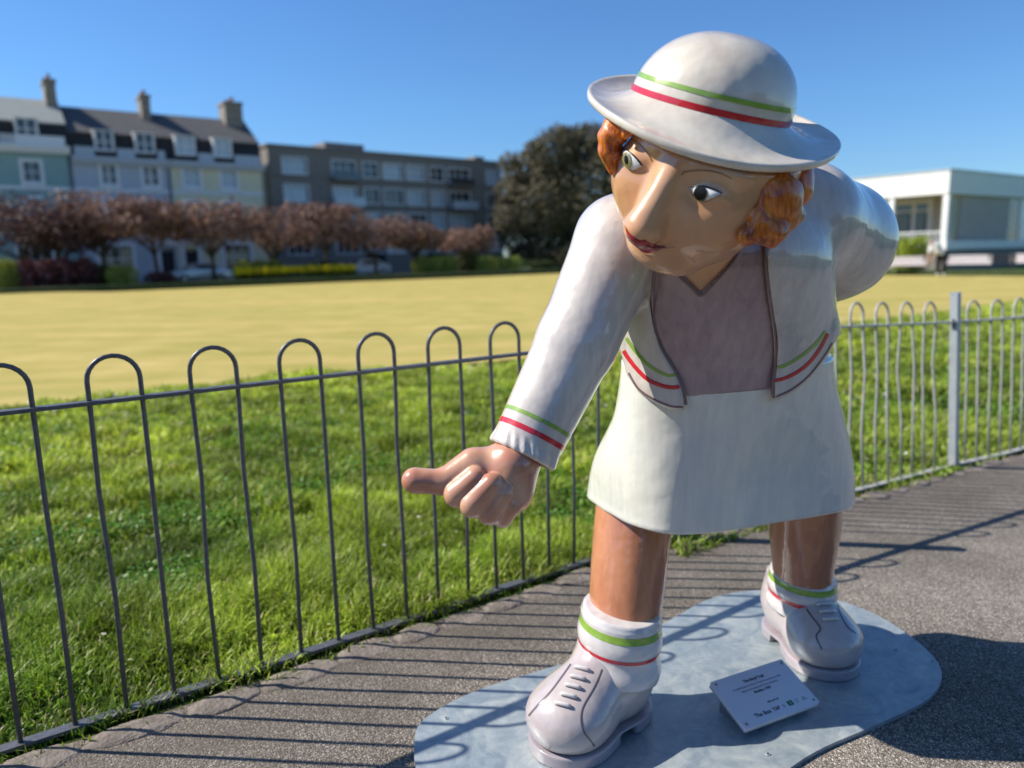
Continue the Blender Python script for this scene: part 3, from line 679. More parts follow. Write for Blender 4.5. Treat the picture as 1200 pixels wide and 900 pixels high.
def dsleeves(p):
    dl = smin(cap(p, SHL, ELB, .122, .103), cap(p, ELB, CUF, .103, .086), .02)
    ax = CUF - ELB; ax = ax / np.linalg.norm(ax)
    w = (p - CUF) @ ax
    q_ = p - CUF; th = np.arctan2(q_ @ _R, q_ @ np.cross(ax, _R))
    dl = dl - (.004 * sstep((w + .035) / .035) + .0022 * np.sin(17 * th + 2 * np.sin(3 * th)) * sstep((w + .050) / .03)) * (w < .02)
    dl = smax(dl, w, .008)                                              # cuff mouth
    dl = smax(dl, -cap(p, CUF - ax * .03, CUF + ax * .1, .074), .006)
    dr = smin(cap(p, SHR, EBR, .158, .172), cap(p, EBR, BKR, .165, .10), .05)
    return dl, dr
def dblend(p):
    dl, dr = dsleeves(p)
    return dl, dr
def djacket(p):
    x, y = pxy(p)
    t = dtorso(p) - .012
    hem = (y - np.interp(x, HEMX, HEMY)) * .0024
    flare = .010 * sstep((hem + .10) / .10)
    t = t - flare
    t = smax(t, hem, .006)
    front = p[:, 1] - 2.22
    op = np.where(front < 0, -poly2(x, y, OPEN) * .0023, -1.)
    t = smax(t, op, .008)
    t = smax(t, -(dtorso(p) + .02), .004)                               # a shell, open where the vest shows
    dl, dr = dblend(p)
    sl = smin(dl, dr, .01)
    top = smin(cap(p, SHL, P(800, 262, 2.05), .118, .14), cap(p, P(800, 262, 2.05), SHR, .14, .155), .04)
    top = smax(top, op, .008)
    t = smin(t, top, .05)
    t = smax(t, op, .006)
    return smin(t, sl, .022)
VJ, FJ = surfnets(djacket, (-.18, 1.60, .88), (1.28, 2.80, 1.82), .0065)
jb = bvh_of(VJ, FJ)
jacket = wpart('jacket', VJ, FJ, M['jacket'], statue, True)
def dvest(p):
    x, y = pxy(p)
    t = dtorso(p)
    top = smin(cap(p, SHL, P(800, 262, 2.05), .100, .12), cap(p, P(800, 262, 2.05), SHR, .12, .13), .04)
    t = smin(t, top, .05)
    hem = (y - np.interp(x, [690, 725, 748, 775, 800, 806, 904, 915, 945, 968, 985], [370, 385, 432, 455, 465, 466, 456, 455, 436, 405, 370])) * .0024
    t = smax(t, hem, .006)
    return smax(t, np.where(p[:, 1] < 2.1, -poly2(x, y, VNECK) * .0023, -1.), .006)
VV, FV = surfnets(dvest, (.2, 1.7, .95), (1.12, 2.55, 1.66), .007)
vb = bvh_of(VV, FV)
vest = wpart('vest', VV, FV, M['vest'], statue, True)
ribbon('neckline_edging', vb, [(785, 309), (798, 325), (812, 338), (821, 346), (832, 336), (846, 321), (860, 303), (868, 288)], 4.2, M['edge'], vest, .001, raise_=.0025)
ribbon('hem_edging', vb, [(806, 465), (830, 463), (860, 462), (885, 459), (904, 455)], 2.6, M['edge'], vest, .001)
# edges of the jacket
def edge_tube(name, bvh, pts, inset, w, mat, parent):
    V = []
    for x, y in catmull(pts, 5):
        h, nn = cast(bvh, x + inset, y)
        if h is None: continue
        zc_ = (h - EYE) @ _F; V.append(h + (Cp(x, y, zc_) - Cp(x + inset, y, zc_)) + nn * .001)
    V = np.array(V)
    for _ in range(3): V[1:-1] = (V[:-2] + 2 * V[1:-1] + V[2:]) / 4
    return MB().tube([v - ST0 for v in V], w, 8).build(name, mat, parent, True)
edge_tube('front_edging', jb, [(773, 255), (768, 300), (765, 335), (765, 360), (769, 388), (778, 412), (791, 434), (799, 450), (804, 474)], -9, .0042, M['edge'], jacket)
edge_tube('front_edging', jb, [(906, 468), (905, 450), (908, 425), (908, 398), (905, 372), (900, 340), (897, 308), (897, 285), (894, 258)], 9, .0042, M['edge'], jacket)
ribbon('hem_edging', jb, [(737, 437), (748, 455), (765, 467), (785, 475.5), (800, 477)], 2.2, M['edge'], jacket, .001)
ribbon('hem_edging', jb, [(909, 465), (928, 456), (948, 440), (966, 417), (975, 402)], 2.2, M['edge'], jacket, .001)
ribbon('green_stripe', jb, [(734, 396), (738, 402), (746, 413), (758, 426), (771, 435), (783, 440), (791, 439)], 3.8, M['green'], jacket)
ribbon('red_stripe', jb, [(731, 411), (736, 419), (747, 433), (760, 445), (776, 452), (788, 454), (796, 453)], 4.8, M['red'], jacket)
ribbon('green_stripe', jb, [(908, 431), (920, 428), (934, 420), (948, 410), (960, 398), (967, 388)], 3.6, M['green'], jacket)
ribbon('red_stripe', jb, [(908, 446), (920, 443), (934, 436), (948, 425), (961, 408), (970, 391)], 4.2, M['red'], jacket)
ax = CUF - ELB; ax /= np.linalg.norm(ax)
ring_band('green_stripe', jb, CUF, ax, .2, -.098, -.088, M['green'], jacket)
ring_band('red_stripe', jb, CUF, ax, .2, -.066, -.053, M['red'], jacket)

S = 1 / 870.
# hat frame
HZ = 1.72
hatc = Cp(831, 125, HZ); e1 = lvec(.975, -.222, 0.0, 833, 124); n1 = lvec(.22, .968, .07, 833, 124); n1 -= e1 * (n1 @ e1); n1 /= np.linalg.norm(n1); g1 = np.cross(e1, n1)
if g1 @ _F > 0: g1 = -g1                                   # g1 points at the viewer
n2 = lvec(.21, .905, .235, 833, 139); n2 -= e1 * (n2 @ e1); n2 /= np.linalg.norm(n2); g2 = np.cross(e1, n2); g2 = g2 if g2 @ _F < 0 else -g2
RC = 94 * HZ * S; RB = 146 * HZ * S
outc = Cp(834, 133, HZ)
# --- neck (skin in the V) and head ---------------------------------------
# head frame: right (viewer's right along the eye line), forward, up
HF = lvec(-.44, -.10, .89, 800, 230); HR = lvec(.86, -.40, .38, 800, 230); HR -= HF * (HR @ HF); HR /= np.linalg.norm(HR); HU = np.cross(HR, HF)
if HU[2] < 0: HU = -HU
EM = Cp(784, 208, 1.575); HC = EM - HF * .172
HM = np.stack([HR, HF, HU], 1)           # columns
def hl(p): return (p - HC) @ HM
def hloc(x, y, zc): return (Cp(x, y, zc) - HC) @ HM
def tohead(pt, zoff=0.): return np.asarray(pt)
def dhead(q):
    d = ell(q, (.01, -.01, .05), (.188, .182, .20))
    d = smin(d, ell(q, (.0, .04, -.090), (.152, .128, .128)), .07)
    d = smin(d, ell(q, (-.098, .075, -.035), (.078, .085, .085)), .05)      # cheeks
    d = smin(d, ell(q, (.095, .070, -.045), (.085, .085, .095)), .05)
    d = smin(d, ell(q, (-.003, .112, -.155), (.062, .050, .045)), .035)     # muzzle
    d = smin(d, ell(q, (.015, .085, -.188), (.080, .058, .036)), .04)     # chin
    for sx in (-1, 1):
        d = smax(d, -ell(q, (sx * .094, .205, .0), (.058, .036, .034)), .03)  # sockets
        d = smin(d, ell(q, (sx * .092, .142, .0), (.040, .030, .026)), .014)
        d = smin(d, cap(q, (sx * .05, .152, .050), (sx * .12, .130, .055), .010), .04)
    n = cap(q, (.0, .155, .030), (-.004, .198, -.112), .023, .042)
    n = smin(n, ell(q, (-.004, .192, -.112), (.038, .034, .028)), .02)
    d = smin(d, n, .026)
    d = smax(d, -cap(q, (-.05, .172, -.172), (.05, .172, -.172), .006), .012)  # mouth crease
    w = HC + q @ HM.T                                     # the skull ends inside the hat
    return smax(d, (w - outc) @ n2 + .030, .01)
VH, FH = surfnets(lambda q: dhead(q), (-.26, -.25, -.32), (.28, .30, .30), .0035)
VH = HC + VH @ HM.T
hb = bvh_of(VH, FH)
head = wpart('head', VH, FH, M['skin'], statue, True)
NK0 = P(842, 262, 1.85); NK1 = P(832, 330, 1.93)
def dneck(p):
    d = smin(cap(p, HC - HU * .08 - HF * .03, P(835, 300, 1.97), .085, .075), dtorso(p) + .010, .05)
    d = smax(d, 1.25 - p[:, 2], .01)
    return smax(d, p[:, 2] - 1.62, .01)
VN, FN = surfnets(dneck, (.25, 1.65, 1.2), (1.0, 2.4, 1.66), .007)
wpart('neck', VN, FN, M['skin'], statue, True)

z = lambda a, b: (660 + a / 4.5, 130 + b / 4.5)
def eye(top, bot, ic, irx, iry, iang, pr, pmat):
    t = [z(*q) for q in top]; b = [z(*q) for q in bot]
    e = patch('eye', hb, t, b, M['eyewhite'], head, .0006, .003, n=30, m=12)
    tt = catmull(t, 8); bb = catmull(b, 8)
    cl = (lambda x: float(np.interp(x, tt[:, 0], tt[:, 1])) + .6, lambda x: float(np.interp(x, bb[:, 0], bb[:, 1])) - .3)
    disc('iris', hb, z(*ic), irx, iry, iang, M['iris'], e, .0046, cl)
    disc('pupil', hb, z(ic[0] - 2, ic[1] - 5), pr[0], pr[1], iang, M['black'], e, .0052, cl)
    ribbon('eyelid_line', hb, t, [.9, 1.5, 1.7, 1.2], M['black'], e, .003)
    ribbon('eyelid_line', hb, b, [.5, .9, .9, .5], M['brow'], e, .002)
eye([(313, 208), (335, 206), (362, 226), (392, 256), (417, 288)], [(313, 208), (317, 248), (334, 290), (356, 312), (385, 310), (417, 290)], (343, 262), 4.9, 9, -.12, (2.0, 4.6), 'black')
eye([(670, 402), (698, 398), (742, 399), (790, 414), (835, 434)], [(670, 404), (684, 438), (708, 468), (745, 476), (790, 460), (835, 436)], (730, 438), 7.8, 8.2, 0, (7.3, 7.6), 'black')
ribbon('eyebrow', hb, [z(*q) for q in ((345, 146), (378, 158), (405, 178), (430, 205), (452, 232), (468, 262))], [.8, 1.7, 2.2, 1.6], M['brow'], head, .0008)
ribbon('eyebrow', hb, [z(*q) for q in ((622, 338), (640, 322), (690, 314), (740, 313), (795, 320), (845, 335), (890, 358))], [2.0, 2.4, 1.8, .8], M['brow'], head, .0008)
lip = patch('lips', hb, [z(*q) for q in ((328, 604), (345, 636), (375, 663), (408, 682), (428, 678), (452, 690), (490, 706), (545, 716))], [z(*q) for q in ((328, 606), (346, 655), (375, 702), (408, 738), (450, 752), (492, 740), (545, 717))], M['lip'], head, .0008, .006, n=34, m=12)
ribbon('mouth_line', hb, [z(*q) for q in ((345, 650), (375, 690), (405, 706), (435, 702), (480, 714), (540, 717), (592, 709))], [.6, 1.3, 1.2, .5], M['edge'], lip, .0062)

# --- hair ------------------------------------------------------------------
def hair_part(blobs, k, lo, hi, wav, h=.0035):
    def f(p):
        d = None
        for b in blobs:
            e = cap(p, b[0], b[1], b[2], b[3])
            d = e if d is None else smin(d, e, k)
        q = (p - HC) @ HM
        w = np.sin((q[:, 0] * wav[0] + q[:, 2] * wav[1] + q[:, 1] * wav[2]) + 2.2 * np.sin(q[:, 2] * 26 + 1) + 1.3 * np.sin(q[:, 0] * 41))
        w = w * .6 + .4 * np.sin(q[:, 0] * wav[0] * .42 + q[:, 2] * wav[1] * .9 + 3 * np.sin(q[:, 1] * 30))
        return smax(d + .0026 * w, (p - outc) @ n2 + .004, .01)
    lo = np.min([np.minimum(b[0], b[1]) - max(b[2], b[3]) - .02 for b in blobs], 0); hi = np.max([np.maximum(b[0], b[1]) + max(b[2], b[3]) + .02 for b in blobs], 0)
    return surfnets(f, lo, hi, h)

def cb(x0, y0, z0, x1, y1, z1, r0, r1): return (Cp(x0, y0, z0), Cp(x1, y1, z1), r0 * z0 * S, r1 * z1 * S)
VL_, FL_ = hair_part([cb(727, 140, 1.66, 717, 160, 1.66, 17, 16), cb(717, 160, 1.66, 715, 178, 1.67, 14, 12), cb(715, 178, 1.67, 721, 198, 1.68, 13, 8), cb(730, 143, 1.64, 727, 156, 1.64, 14, 9), cb(738, 148, 1.61, 733, 158, 1.61, 12, 6)], .012, None, None, (60, 190, 0))
hair = wpart('hair', VL_, FL_, M['hair'], statue, True)
VR_, FR_ = hair_part([cb(900, 205, 1.62, 906, 232, 1.585, 26, 31), cb(906, 232, 1.585, 907, 242, 1.59, 31, 30), cb(925, 200, 1.66, 930, 222, 1.65, 27, 22),
                      cb(873, 276, 1.57, 905, 273, 1.57, 11, 15), cb(905, 273, 1.57, 930, 252, 1.60, 15, 13), cb(938, 195, 1.70, 944, 226, 1.70, 14, 9),
                      cb(884, 250, 1.565, 890, 262, 1.56, 13, 13), cb(845, 185, 1.70, 930, 190, 1.72, 20, 20)], .012, None, None, (190, 60, 40))
wpart('hair', VR_, FR_, M['hair'], statue, True)

# --- hat ---
NA = 128; rings = []
Ath = [2 * math.pi * k / NA for k in range(NA)]
def dome(a, f, dr=0.):                                       # f: 0 base .. 1 apex
    ph = f * math.pi / 2; r = (RC + dr) * math.cos(ph) ** .86 * (1 + .02 * math.sin(2 * a)); hgt = (RC * .855 + dr) * math.sin(ph) ** .95
    return hatc + e1 * (r * math.cos(a) + hgt * .10) + g1 * (r * math.sin(a) - .0 * hgt) + n1 * hgt
rings = [np.array([dome(a, f) for a in Ath]) for f in np.r_[np.linspace(0, .97, 36), .993]]
V, F = loft(rings, (False, True))
hatcrown_V, hatcrown_F = V, F
hat = wpart('hat', V, F, M['hat'], statue, True)
def hatband(name, f0, f1, m):
    rr = [np.array([dome(a, f, .0012) for a in Ath]) for f in np.linspace(f0, f1, 4)]
    V, F = loft(rr, (False, False)); return wpart(name, V, F, m, hat, True)
hatband('red_band', .0, .046, M['red']); hatband('green_band', .115, .155, M['green'])
def brim(a, f, dz):
    inn = dome(a, 0) - n1 * .0; R_ = RB * (1 + .012 * math.sin(2 * a + .5) + .008 * math.sin(3 * a))
    o = outc + e1 * R_ * math.cos(a) + g2 * R_ * math.sin(a) + n2 * (.005 * math.cos(2 * a) + .004 * math.sin(3 * a + 1))
    p = inn * (1 - f) + o * f
    curl = -.013 * math.sin(math.pi * f) + .0 * f
    return p + n2 * (curl + dz)
fs = np.linspace(0, 1, 14)
top = [np.array([brim(a, f, 0) for a in Ath]) for f in fs]; bot = [np.array([brim(a, f, -.017) for a in Ath]) for f in fs[::-1]]
edge = [np.array([brim(a, 1, -.0085) + (brim(a, 1, 0) - brim(a, .9, 0)) * .30 for a in Ath])]
edge0 = [np.array([brim(a, 1, -.0022) + (brim(a, 1, 0) - brim(a, .9, 0)) * .20 for a in Ath])]; edge1 = [np.array([brim(a, 1, -.0145) + (brim(a, 1, 0) - brim(a, .9, 0)) * .20 for a in Ath])]
V, F = loft(top + edge0 + edge + edge1 + bot, (False, True)); F = [f[::-1] for f in F]
wpart('brim', V, F, M['hat'], hat, True)

# --- skirt -----------------------------------------------------------------
def prof_ring(zv, off, n=160, wavy=0, tilt=True):
    cx, cy, rx, ry, an = prof(zv); a0 = math.radians(an); out = []
    for k in range(n):
        a = 2 * math.pi * k / n; c, s = math.cos(a), math.sin(a); e = 2.35 + 1.9 * sstep((1.0 - zv) / .35)
        r = (abs(c) ** e + abs(s) ** e) ** (-1 / e)
        rr = 1 + wavy * (.007 * math.sin(6 * a + 1) + .004 * math.sin(13 * a + .4))
        x = (rx + off) * c * r * rr; y = (ry + off) * s * r * rr
        zz = zv - .022 * (x / rx) * float(sstep((1.05 - zv) / .35))
        out.append((cx + x * math.cos(a0) - y * math.sin(a0), cy + x * math.sin(a0) + y * math.cos(a0), zz))
    return np.array(out)
rings = [prof_ring(zv, -.004, wavy=max(0, (1.0 - zv) / .36)) for zv in np.linspace(1.14, .66, 26)]
rings += [prof_ring(.652, -.003, wavy=.97), prof_ring(.645, -.006, wavy=.98), prof_ring(.642, -.012, wavy=.98), prof_ring(.647, -.018, wavy=.98)]
rings += [prof_ring(zv, -.022, wavy=.9) for zv in (.70, .86)]
V, F = loft(rings, (True, True)); F = [f[::-1] for f in F]
sk = wpart('skirt', V, F, M['skirt'], statue, True)
sb = bvh_of(V, F)

# --- legs, socks, shoes ------------------------------------------------------
def tapered(A, B, prof_, n=48, ell_=1.0, ang=0):
    A = np.asarray(A, float); B = np.asarray(B, float); out = []
    for t, r in prof_:
        c = A + (B - A) * t
        out.append(np.array([(c[0] + r * math.cos(2 * math.pi * k / n), c[1] + r * ell_ * math.sin(2 * math.pi * k / n), c[2]) for k in range(n)]))
    return out
def leg(a, b, r0, r1, r2):
    V, F = loft(tapered(a, b, [(0, r0), (.12, r0 * 1.005), (.3, r0 * 1.03), (.5, r1), (.7, r1 * 1.02), (.85, r2), (1, r2)])); return wpart('leg', V, F, M['leg'], statue, True)
LA = np.array([.318, 2.135, .20]); LT = np.array([.400, 2.30, .80])
leg(LA, LT, .112, .121, .122)
RA = np.array([1.040, 2.535, .14]); RT = np.array([1.02, 2.50, .80])
leg(RA, RT, .103, .122, .125)
def sock(A, B, R0, bands, tiltv):
    A = np.asarray(A, float); B = np.asarray(B, float)
    def r(t): return R0 * (1 + .035 * math.sin(t * 13.0) * (1 - t * .4) + .05 * (1 - t)) + (.004 if t < .95 else -.004)
    def ring(t, dr=0., n=72):
        c = A + (B - A) * t
        return np.array([(c[0] + (r(t) + dr) * math.cos(q), c[1] + (r(t) + dr) * math.sin(q), c[2] + tiltv[0] * math.cos(q) * R0 + tiltv[1] * math.sin(q) * R0) for q in [2 * math.pi * k / n for k in range(n)]])
    V, F = loft([ring(t) for t in np.linspace(0, 1, 26)] + [ring(1, -.012)], (True, True)); s_ = wpart('sock', V, F, M['sock'], statue, True)
    for nm, t0, t1, m in bands:
        V, F = loft([ring(t, .0012) for t in np.linspace(t0, t1, 4)], (False, False)); wpart(nm, V, F, m, s_, True)
sock((.306, 2.12, .185), (.322, 2.14, .372), .121, [('red_stripe', .43, .49, M['red']), ('green_stripe', .74, .85, M['green'])], (-.12, .05))
sock((1.040, 2.535, .165), (1.040, 2.535, .300), .113, [('red_stripe', .36, .48, M['red']), ('green_stripe', .74, .90, M['green'])], (-.10, .10))

M['seam'] = simple('seam_paint', (.13, .10, .115), rough=.3, coat=1)
def shoe(heel, toe, scale, laces, seams, lace_hw, lace_ang):
    heel = np.array([*heel, .014]); dv = np.array([toe[0] - heel[0], toe[1] - heel[1], 0]); L = np.linalg.norm(dv); fx = dv / L; fy = np.array([-fx[1], fx[0], 0]); Mx = np.stack([fx, fy, [0, 0, 1.]], 1); s = L / .38
    def up(q):
        q = q / s
        d = ell(q, (.285, 0, .090), (.118, .120, .092))
        d = smin(d, ell(q, (.19, 0, .115), (.13, .102, .105)), .05)
        d = smin(d, ell(q, (.085, 0, .12), (.10, .100, .13)), .05)
        d = smin(d, cap(q, (.10, 0, .15), (.10, 0, .235), .103, .098), .05)
        d = smax(d, q[:, 2] - .245, .012)
        return smax(d, .036 - q[:, 2], .01) * s
    V, F = surfnets(up, (-.04, -.15, 0), (.46, .15, .30), .005); V = heel + V @ Mx.T
    o = wpart('shoe', V, F, M['shoe'], statue, True); b = bvh_of(V, F)
    def so_(q):
        q = q / s
        d = np.minimum(ell(q, (.285, 0, .02), (.111, .113, .6)), 9)
        d2 = ell(q, (.19, 0, .02), (.15, .098, .6)); d3 = ell(q, (.085, 0, .02), (.103, .102, .6))
        d = smin(smin(d, d2, .05), d3, .05)
        d = smax(d, q[:, 2] - .036, .006); d = smax(d, .001 - q[:, 2], .004)
        arch = smax(smax(.125 - q[:, 0], q[:, 0] - .185, .01), q[:, 2] - .026, .01)
        return smax(d, -arch, .008) * s
    V, F = surfnets(so_, (-.06, -.16, -.02), (.46, .16, .07), .0045); V = heel + V @ Mx.T
    wpart('sole', V, F, M['sole'], o, True)
    for (x, y) in laces:
        pts = []
        for t in np.linspace(-1, 1, 9):
            h, nn = cast(b, x + lace_hw * t * math.cos(lace_ang), y + lace_hw * t * math.sin(lace_ang)); pts.append(h + nn * (.0035 + .004 * (1 - t ** 4)))
        mb = MB().tube([p - ST0 for p in pts], [.0045] + [.0062] * 7 + [.0045], 8); mb.build('lace', M['sock'], o, True)
    for sm in seams: ribbon('seam', b, sm, 2.2, M['seam'], o, .0006)
    return b
k3 = lambda *q: [(580 + a / 4.5, 700 + b_ / 4.5) for a, b_ in q]
shoeL = shoe((.375, 2.205), (.070, 1.925), 1, k3((460, 380), (438, 427), (412, 472), (388, 520), (358, 567)),
     [k3((565, 380), (545, 430), (520, 482), (465, 580), (455, 650), (470, 710), (500, 750), (525, 785)), k3((400, 352), (352, 420), (290, 502), (225, 570), (178, 625))], 9.5, .22)
k4 = lambda *q: [(880 + a / 5.29, 640 + b_ / 5.29) for a, b_ in q]
shoe((1.025, 2.70), (1.085, 2.30), 1, k4((455, 365), (473, 410), (493, 458)),
     [k4((345, 390), (380, 440), (430, 510), (405, 560), (440, 640)), k4((535, 350), (560, 430), (600, 500), (650, 540))], 9, -.05)

# --- the reaching hand -------------------------------------------------------
zc = 1.83
def hc(x, y, dz=0.): return Cp(460 + x / 6, 500 + y / 6, zc + dz)
def hr(r): return r / 6 * zc * S
HP = []
def dhand(p):
    wr = cap(p, CUF - ax * .02, hc(850, 250, -.01), hr(165), hr(150))
    palm = ell(p, hc(740, 330, .02), (hr(250), hr(190), hr(200)))
    palm = smin(palm, ell(p, hc(830, 430, .01), (hr(170), hr(190), hr(190))), .03)
    th = smin(cap(p, hc(560, 260, -.01), hc(350, 388, -.02), hr(112), hr(86)), cap(p, hc(360, 390, -.02), hc(155, 378, -.03), hr(86), hr(91)), .012)
    d = smin(smin(wr, palm, .04), th, .03)
    d = smax(d, -ell(p, hc(640, 235, -.16), (.06, .1, .028)), .03)
    for (a, b_, r0, r1, k) in ((hc(580, 355, -.055), hc(448, 478, -.045), 74, 90, .006), (hc(695, 400, -.068), hc(562, 548, -.060), 76, 92, .006),
                               (hc(775, 470, -.062), hc(680, 600, -.048), 74, 90, .007), (hc(825, 560, -.035), hc(770, 630, -.020), 72, 80, .016)):
        d = smin(d, cap(p, a, b_, hr(r0), hr(r1)), k)
    return d
VX, FX = surfnets(dhand, Cp(530, 560, 1.8) - np.array([.16, .28, .16]), Cp(590, 560, 1.8) + np.array([.2, .2, .16]), .0035)
wpart('hand', VX, FX, M['handskin'], statue, True)
hand_b = bvh_of(VX, FX)
# scuffs and cracks in the varnish
ribbon('scuff', shoeL, [(645.5, 874), (643, 879), (642, 884)], 1.3, M['seam'], statue, .0006, raise_=0)
# rear hand is hidden behind the back
# ================================================================== BACKGROUND
M['leafmat'] = attrmat('foliage', .6, .25, .25)
M['bark'] = simple('bark', (.10, .075, .055), (.05, .038, .03), rough=.95, scale=8, bmp=.6, bscale=20, bdist=.03)
def on_line(px, t, py=318):
    d = ray(px, py); k = t / (d[0] * V2[0] + d[1] * V2[1]); return k * (d[0] * U2[0] + d[1] * U2[1])
def zat(px, py, s, t):                     # height of a photo point on the upright line through (s, t)
    q = ST(s, t); return float(P(px, py, q[1])[2])
def leaves(blobs, n, size, cols, seed, shell=.55, flat=.8):
    seed = abs(int(seed))
    r = np.random.default_rng(seed); vol = np.array([b[3] * b[4] * b[5] for b in blobs]); cnt = r.multinomial(n, vol ** .8 / (vol ** .8).sum()); Vs = []; Cs = []
    for b, c in zip(blobs, cnt):
        d = r.normal(size=(c, 3)); d /= np.linalg.norm(d, axis=1)[:, None]; rr = (shell + (1 - shell) * r.random(c) ** .6) * r.uniform(.88, 1.1, c)
        ctr = np.array(b[:3]) + d * rr[:, None] * np.array(b[3:6])
        a = r.normal(size=(c, 3)); a /= np.linalg.norm(a, axis=1)[:, None]; e = np.cross(a, d + .6 * r.normal(size=(c, 3))); e /= np.linalg.norm(e, axis=1)[:, None] + 1e-9
        sz = size * r.uniform(.5, 1.3, c)[:, None]
        Vs.append(np.stack([ctr + a * sz, ctr + e * sz * flat, ctr - a * sz, ctr - e * sz * flat], 1).reshape(-1, 3))
        k = r.random((c, 1)); base = np.array(cols[0]) * (1 - k) + np.array(cols[1]) * k; Cs.append(base * (r.uniform(.75, 1.2) * r.uniform(.85, 1.15, (c, 1))))
    V = np.concatenate(Vs); F = np.arange(len(V)).reshape(-1, 4); return V, F, np.concatenate(Cs)
def leafobj(name, data, parent=None, loc=(0, 0, 0), **kw):
    me = mesh(name, data[0], data[1], M['leafmat']); setcol(me, data[2], 4); return obj(name, me, parent, loc, **kw)
def tree(name, label, loc, H, R, trunkh, cols, n, size, seed, group=None, tr=.14, squash=.62, lean=0):
    r = random.Random(seed); rt = empty(name, loc, label, 'tree', group)
    c0 = trunkh + (H - trunkh) * .5; ch = (H - trunkh) / 2
    blobs = [(lean, 0, c0, R * .72, R * .72, ch * .80)]
    for i in range(9):
        a = i * 2.4 + r.uniform(-.4, .4); k = r.uniform(.45, .72); rr = R * r.uniform(.30, .46)
        blobs.append((lean + math.cos(a) * R * k, math.sin(a) * R * k, c0 + ch * r.uniform(-.45, .5), rr, rr, rr * squash * 1.1))
    leafobj('crown', leaves(blobs, n, size, cols, seed, .35), rt)
    mb = MB(); mb.tube([(0, 0, -.2), (.03, 0, trunkh * .5), (lean * .3, 0, trunkh), (lean * .6, 0, c0)], [tr * 1.35, tr, tr * .85, tr * .4], 9); mb.build('trunk', M['bark'], rt, True)
    for i in range(6):
        a = i * 1.05 + r.uniform(-.3, .3); q = (lean + math.cos(a) * R * .62, math.sin(a) * R * .62, c0 + ch * r.uniform(-.2, .5))
        m_ = (q[0] * .45, q[1] * .45, trunkh + (q[2] - trunkh) * .35)
        MB().tube([(lean * .2, 0, trunkh * r.uniform(.75, 1)), m_, q], [tr * .55, tr * .36, tr * .12], 6).build('limb', M['bark'], rt, True)
    return rt
PLUM = ((.12, .068, .05), (.36, .215, .16))
PLUMD = ((.070, .036, .036), (.13, .075, .07))
plum = [(28, 224, 72, 57, 'dark leaved tree at the left edge, in front of the teal house', PLUMD), (70, 240, 50, 57.5, 'dark leaved tree between the leftmost tree and the tree before the blue house', PLUMD), (122, 217, 46, 57, 'purple plum tree in front of the left half of the blue house', PLUM),
        (184, 219, 42, 57, 'purple plum tree where the blue house meets the cream house', PLUM), (250, 226, 44, 57, 'purple plum tree in front of the cream house', PLUM), (322, 228, 46, 57, 'purple plum tree before the gap between cream house and flats', PLUM),
        (384, 234, 36, 58, 'paler purple tree before the left part of the grey flats', PLUM), (440, 244, 42, 58, 'purple plum tree before the middle of the grey flats', PLUM), (486, 252, 34, 58.5, 'small purple plum tree right of the middle of the flats', PLUM), (550, 260, 34, 60, 'rightmost and lowest purple plum tree, beside the big evergreen', PLUM)]
for i, (px, py, hw, t, lab, cols) in enumerate(plum):
    s = on_line(px, t); q = ST(s, t); H = zat(px, py, s, t) * random.Random(i + 50).uniform(.93, 1.04); R_ = hw * q[1] / 870 * random.Random(i).uniform(1.15, 1.4)
    tree('plum_tree', lab, q, H, R_, H * random.Random(i + 9).uniform(.30, .38), cols, 3100, .13, 40 + i, 'purple plum trees in front of the terrace', tr=.15, lean=(i % 3 - 1) * .2)
# evergreen oak
s = on_line(668, 62); q = ST(s, 62); H = zat(690, 146, s, 62)
ev = empty('evergreen_tree', q, 'big dark round evergreen tree beyond the green, behind the statue head', 'tree')
r = random.Random(5); k_ = q[1] / 870; blobs = []
def evb(px, py, rpx, dy=0): c = P(px, py, q[1] + dy); blobs.append((*(c - q), rpx * k_, rpx * k_, rpx * k_ * .9))
for a in ((640, 235, 50), (700, 225, 72), (760, 230, 60), (618, 205, 30), (612, 250, 34), (610, 280, 26), (650, 180, 30), (690, 172, 30), (725, 175, 34), (640, 285, 30), (690, 285, 34), (668, 165, 18), (600, 225, 20), (628, 178, 16), (598, 262, 20), (735, 165, 25), (780, 200, 40), (596, 190, 12), (655, 158, 14), (612, 300, 16), (640, 302, 22), (672, 300, 24), (705, 298, 28), (740, 290, 40)): evb(*a, dy=r.uniform(-2, 2))
leafobj('crown', leaves(blobs, 75000, .18, ((.075, .070, .040), (.20, .175, .11)), 9, .55), ev)
MB().tube([(0, 0, -.3), (.1, 0, 2.2), (0, 0, 5)], [.55, .42, .35], 10).build('trunk', M['bark'], ev, True)
for i in range(6): a = i * 1.05; MB().tube([(0, 0, 2.2), (2 * math.cos(a), 2 * math.sin(a), 4.4), (4.6 * math.cos(a), 4.6 * math.sin(a), 7)], [.3, .2, .08], 7).build('limb', M['bark'], ev, True)

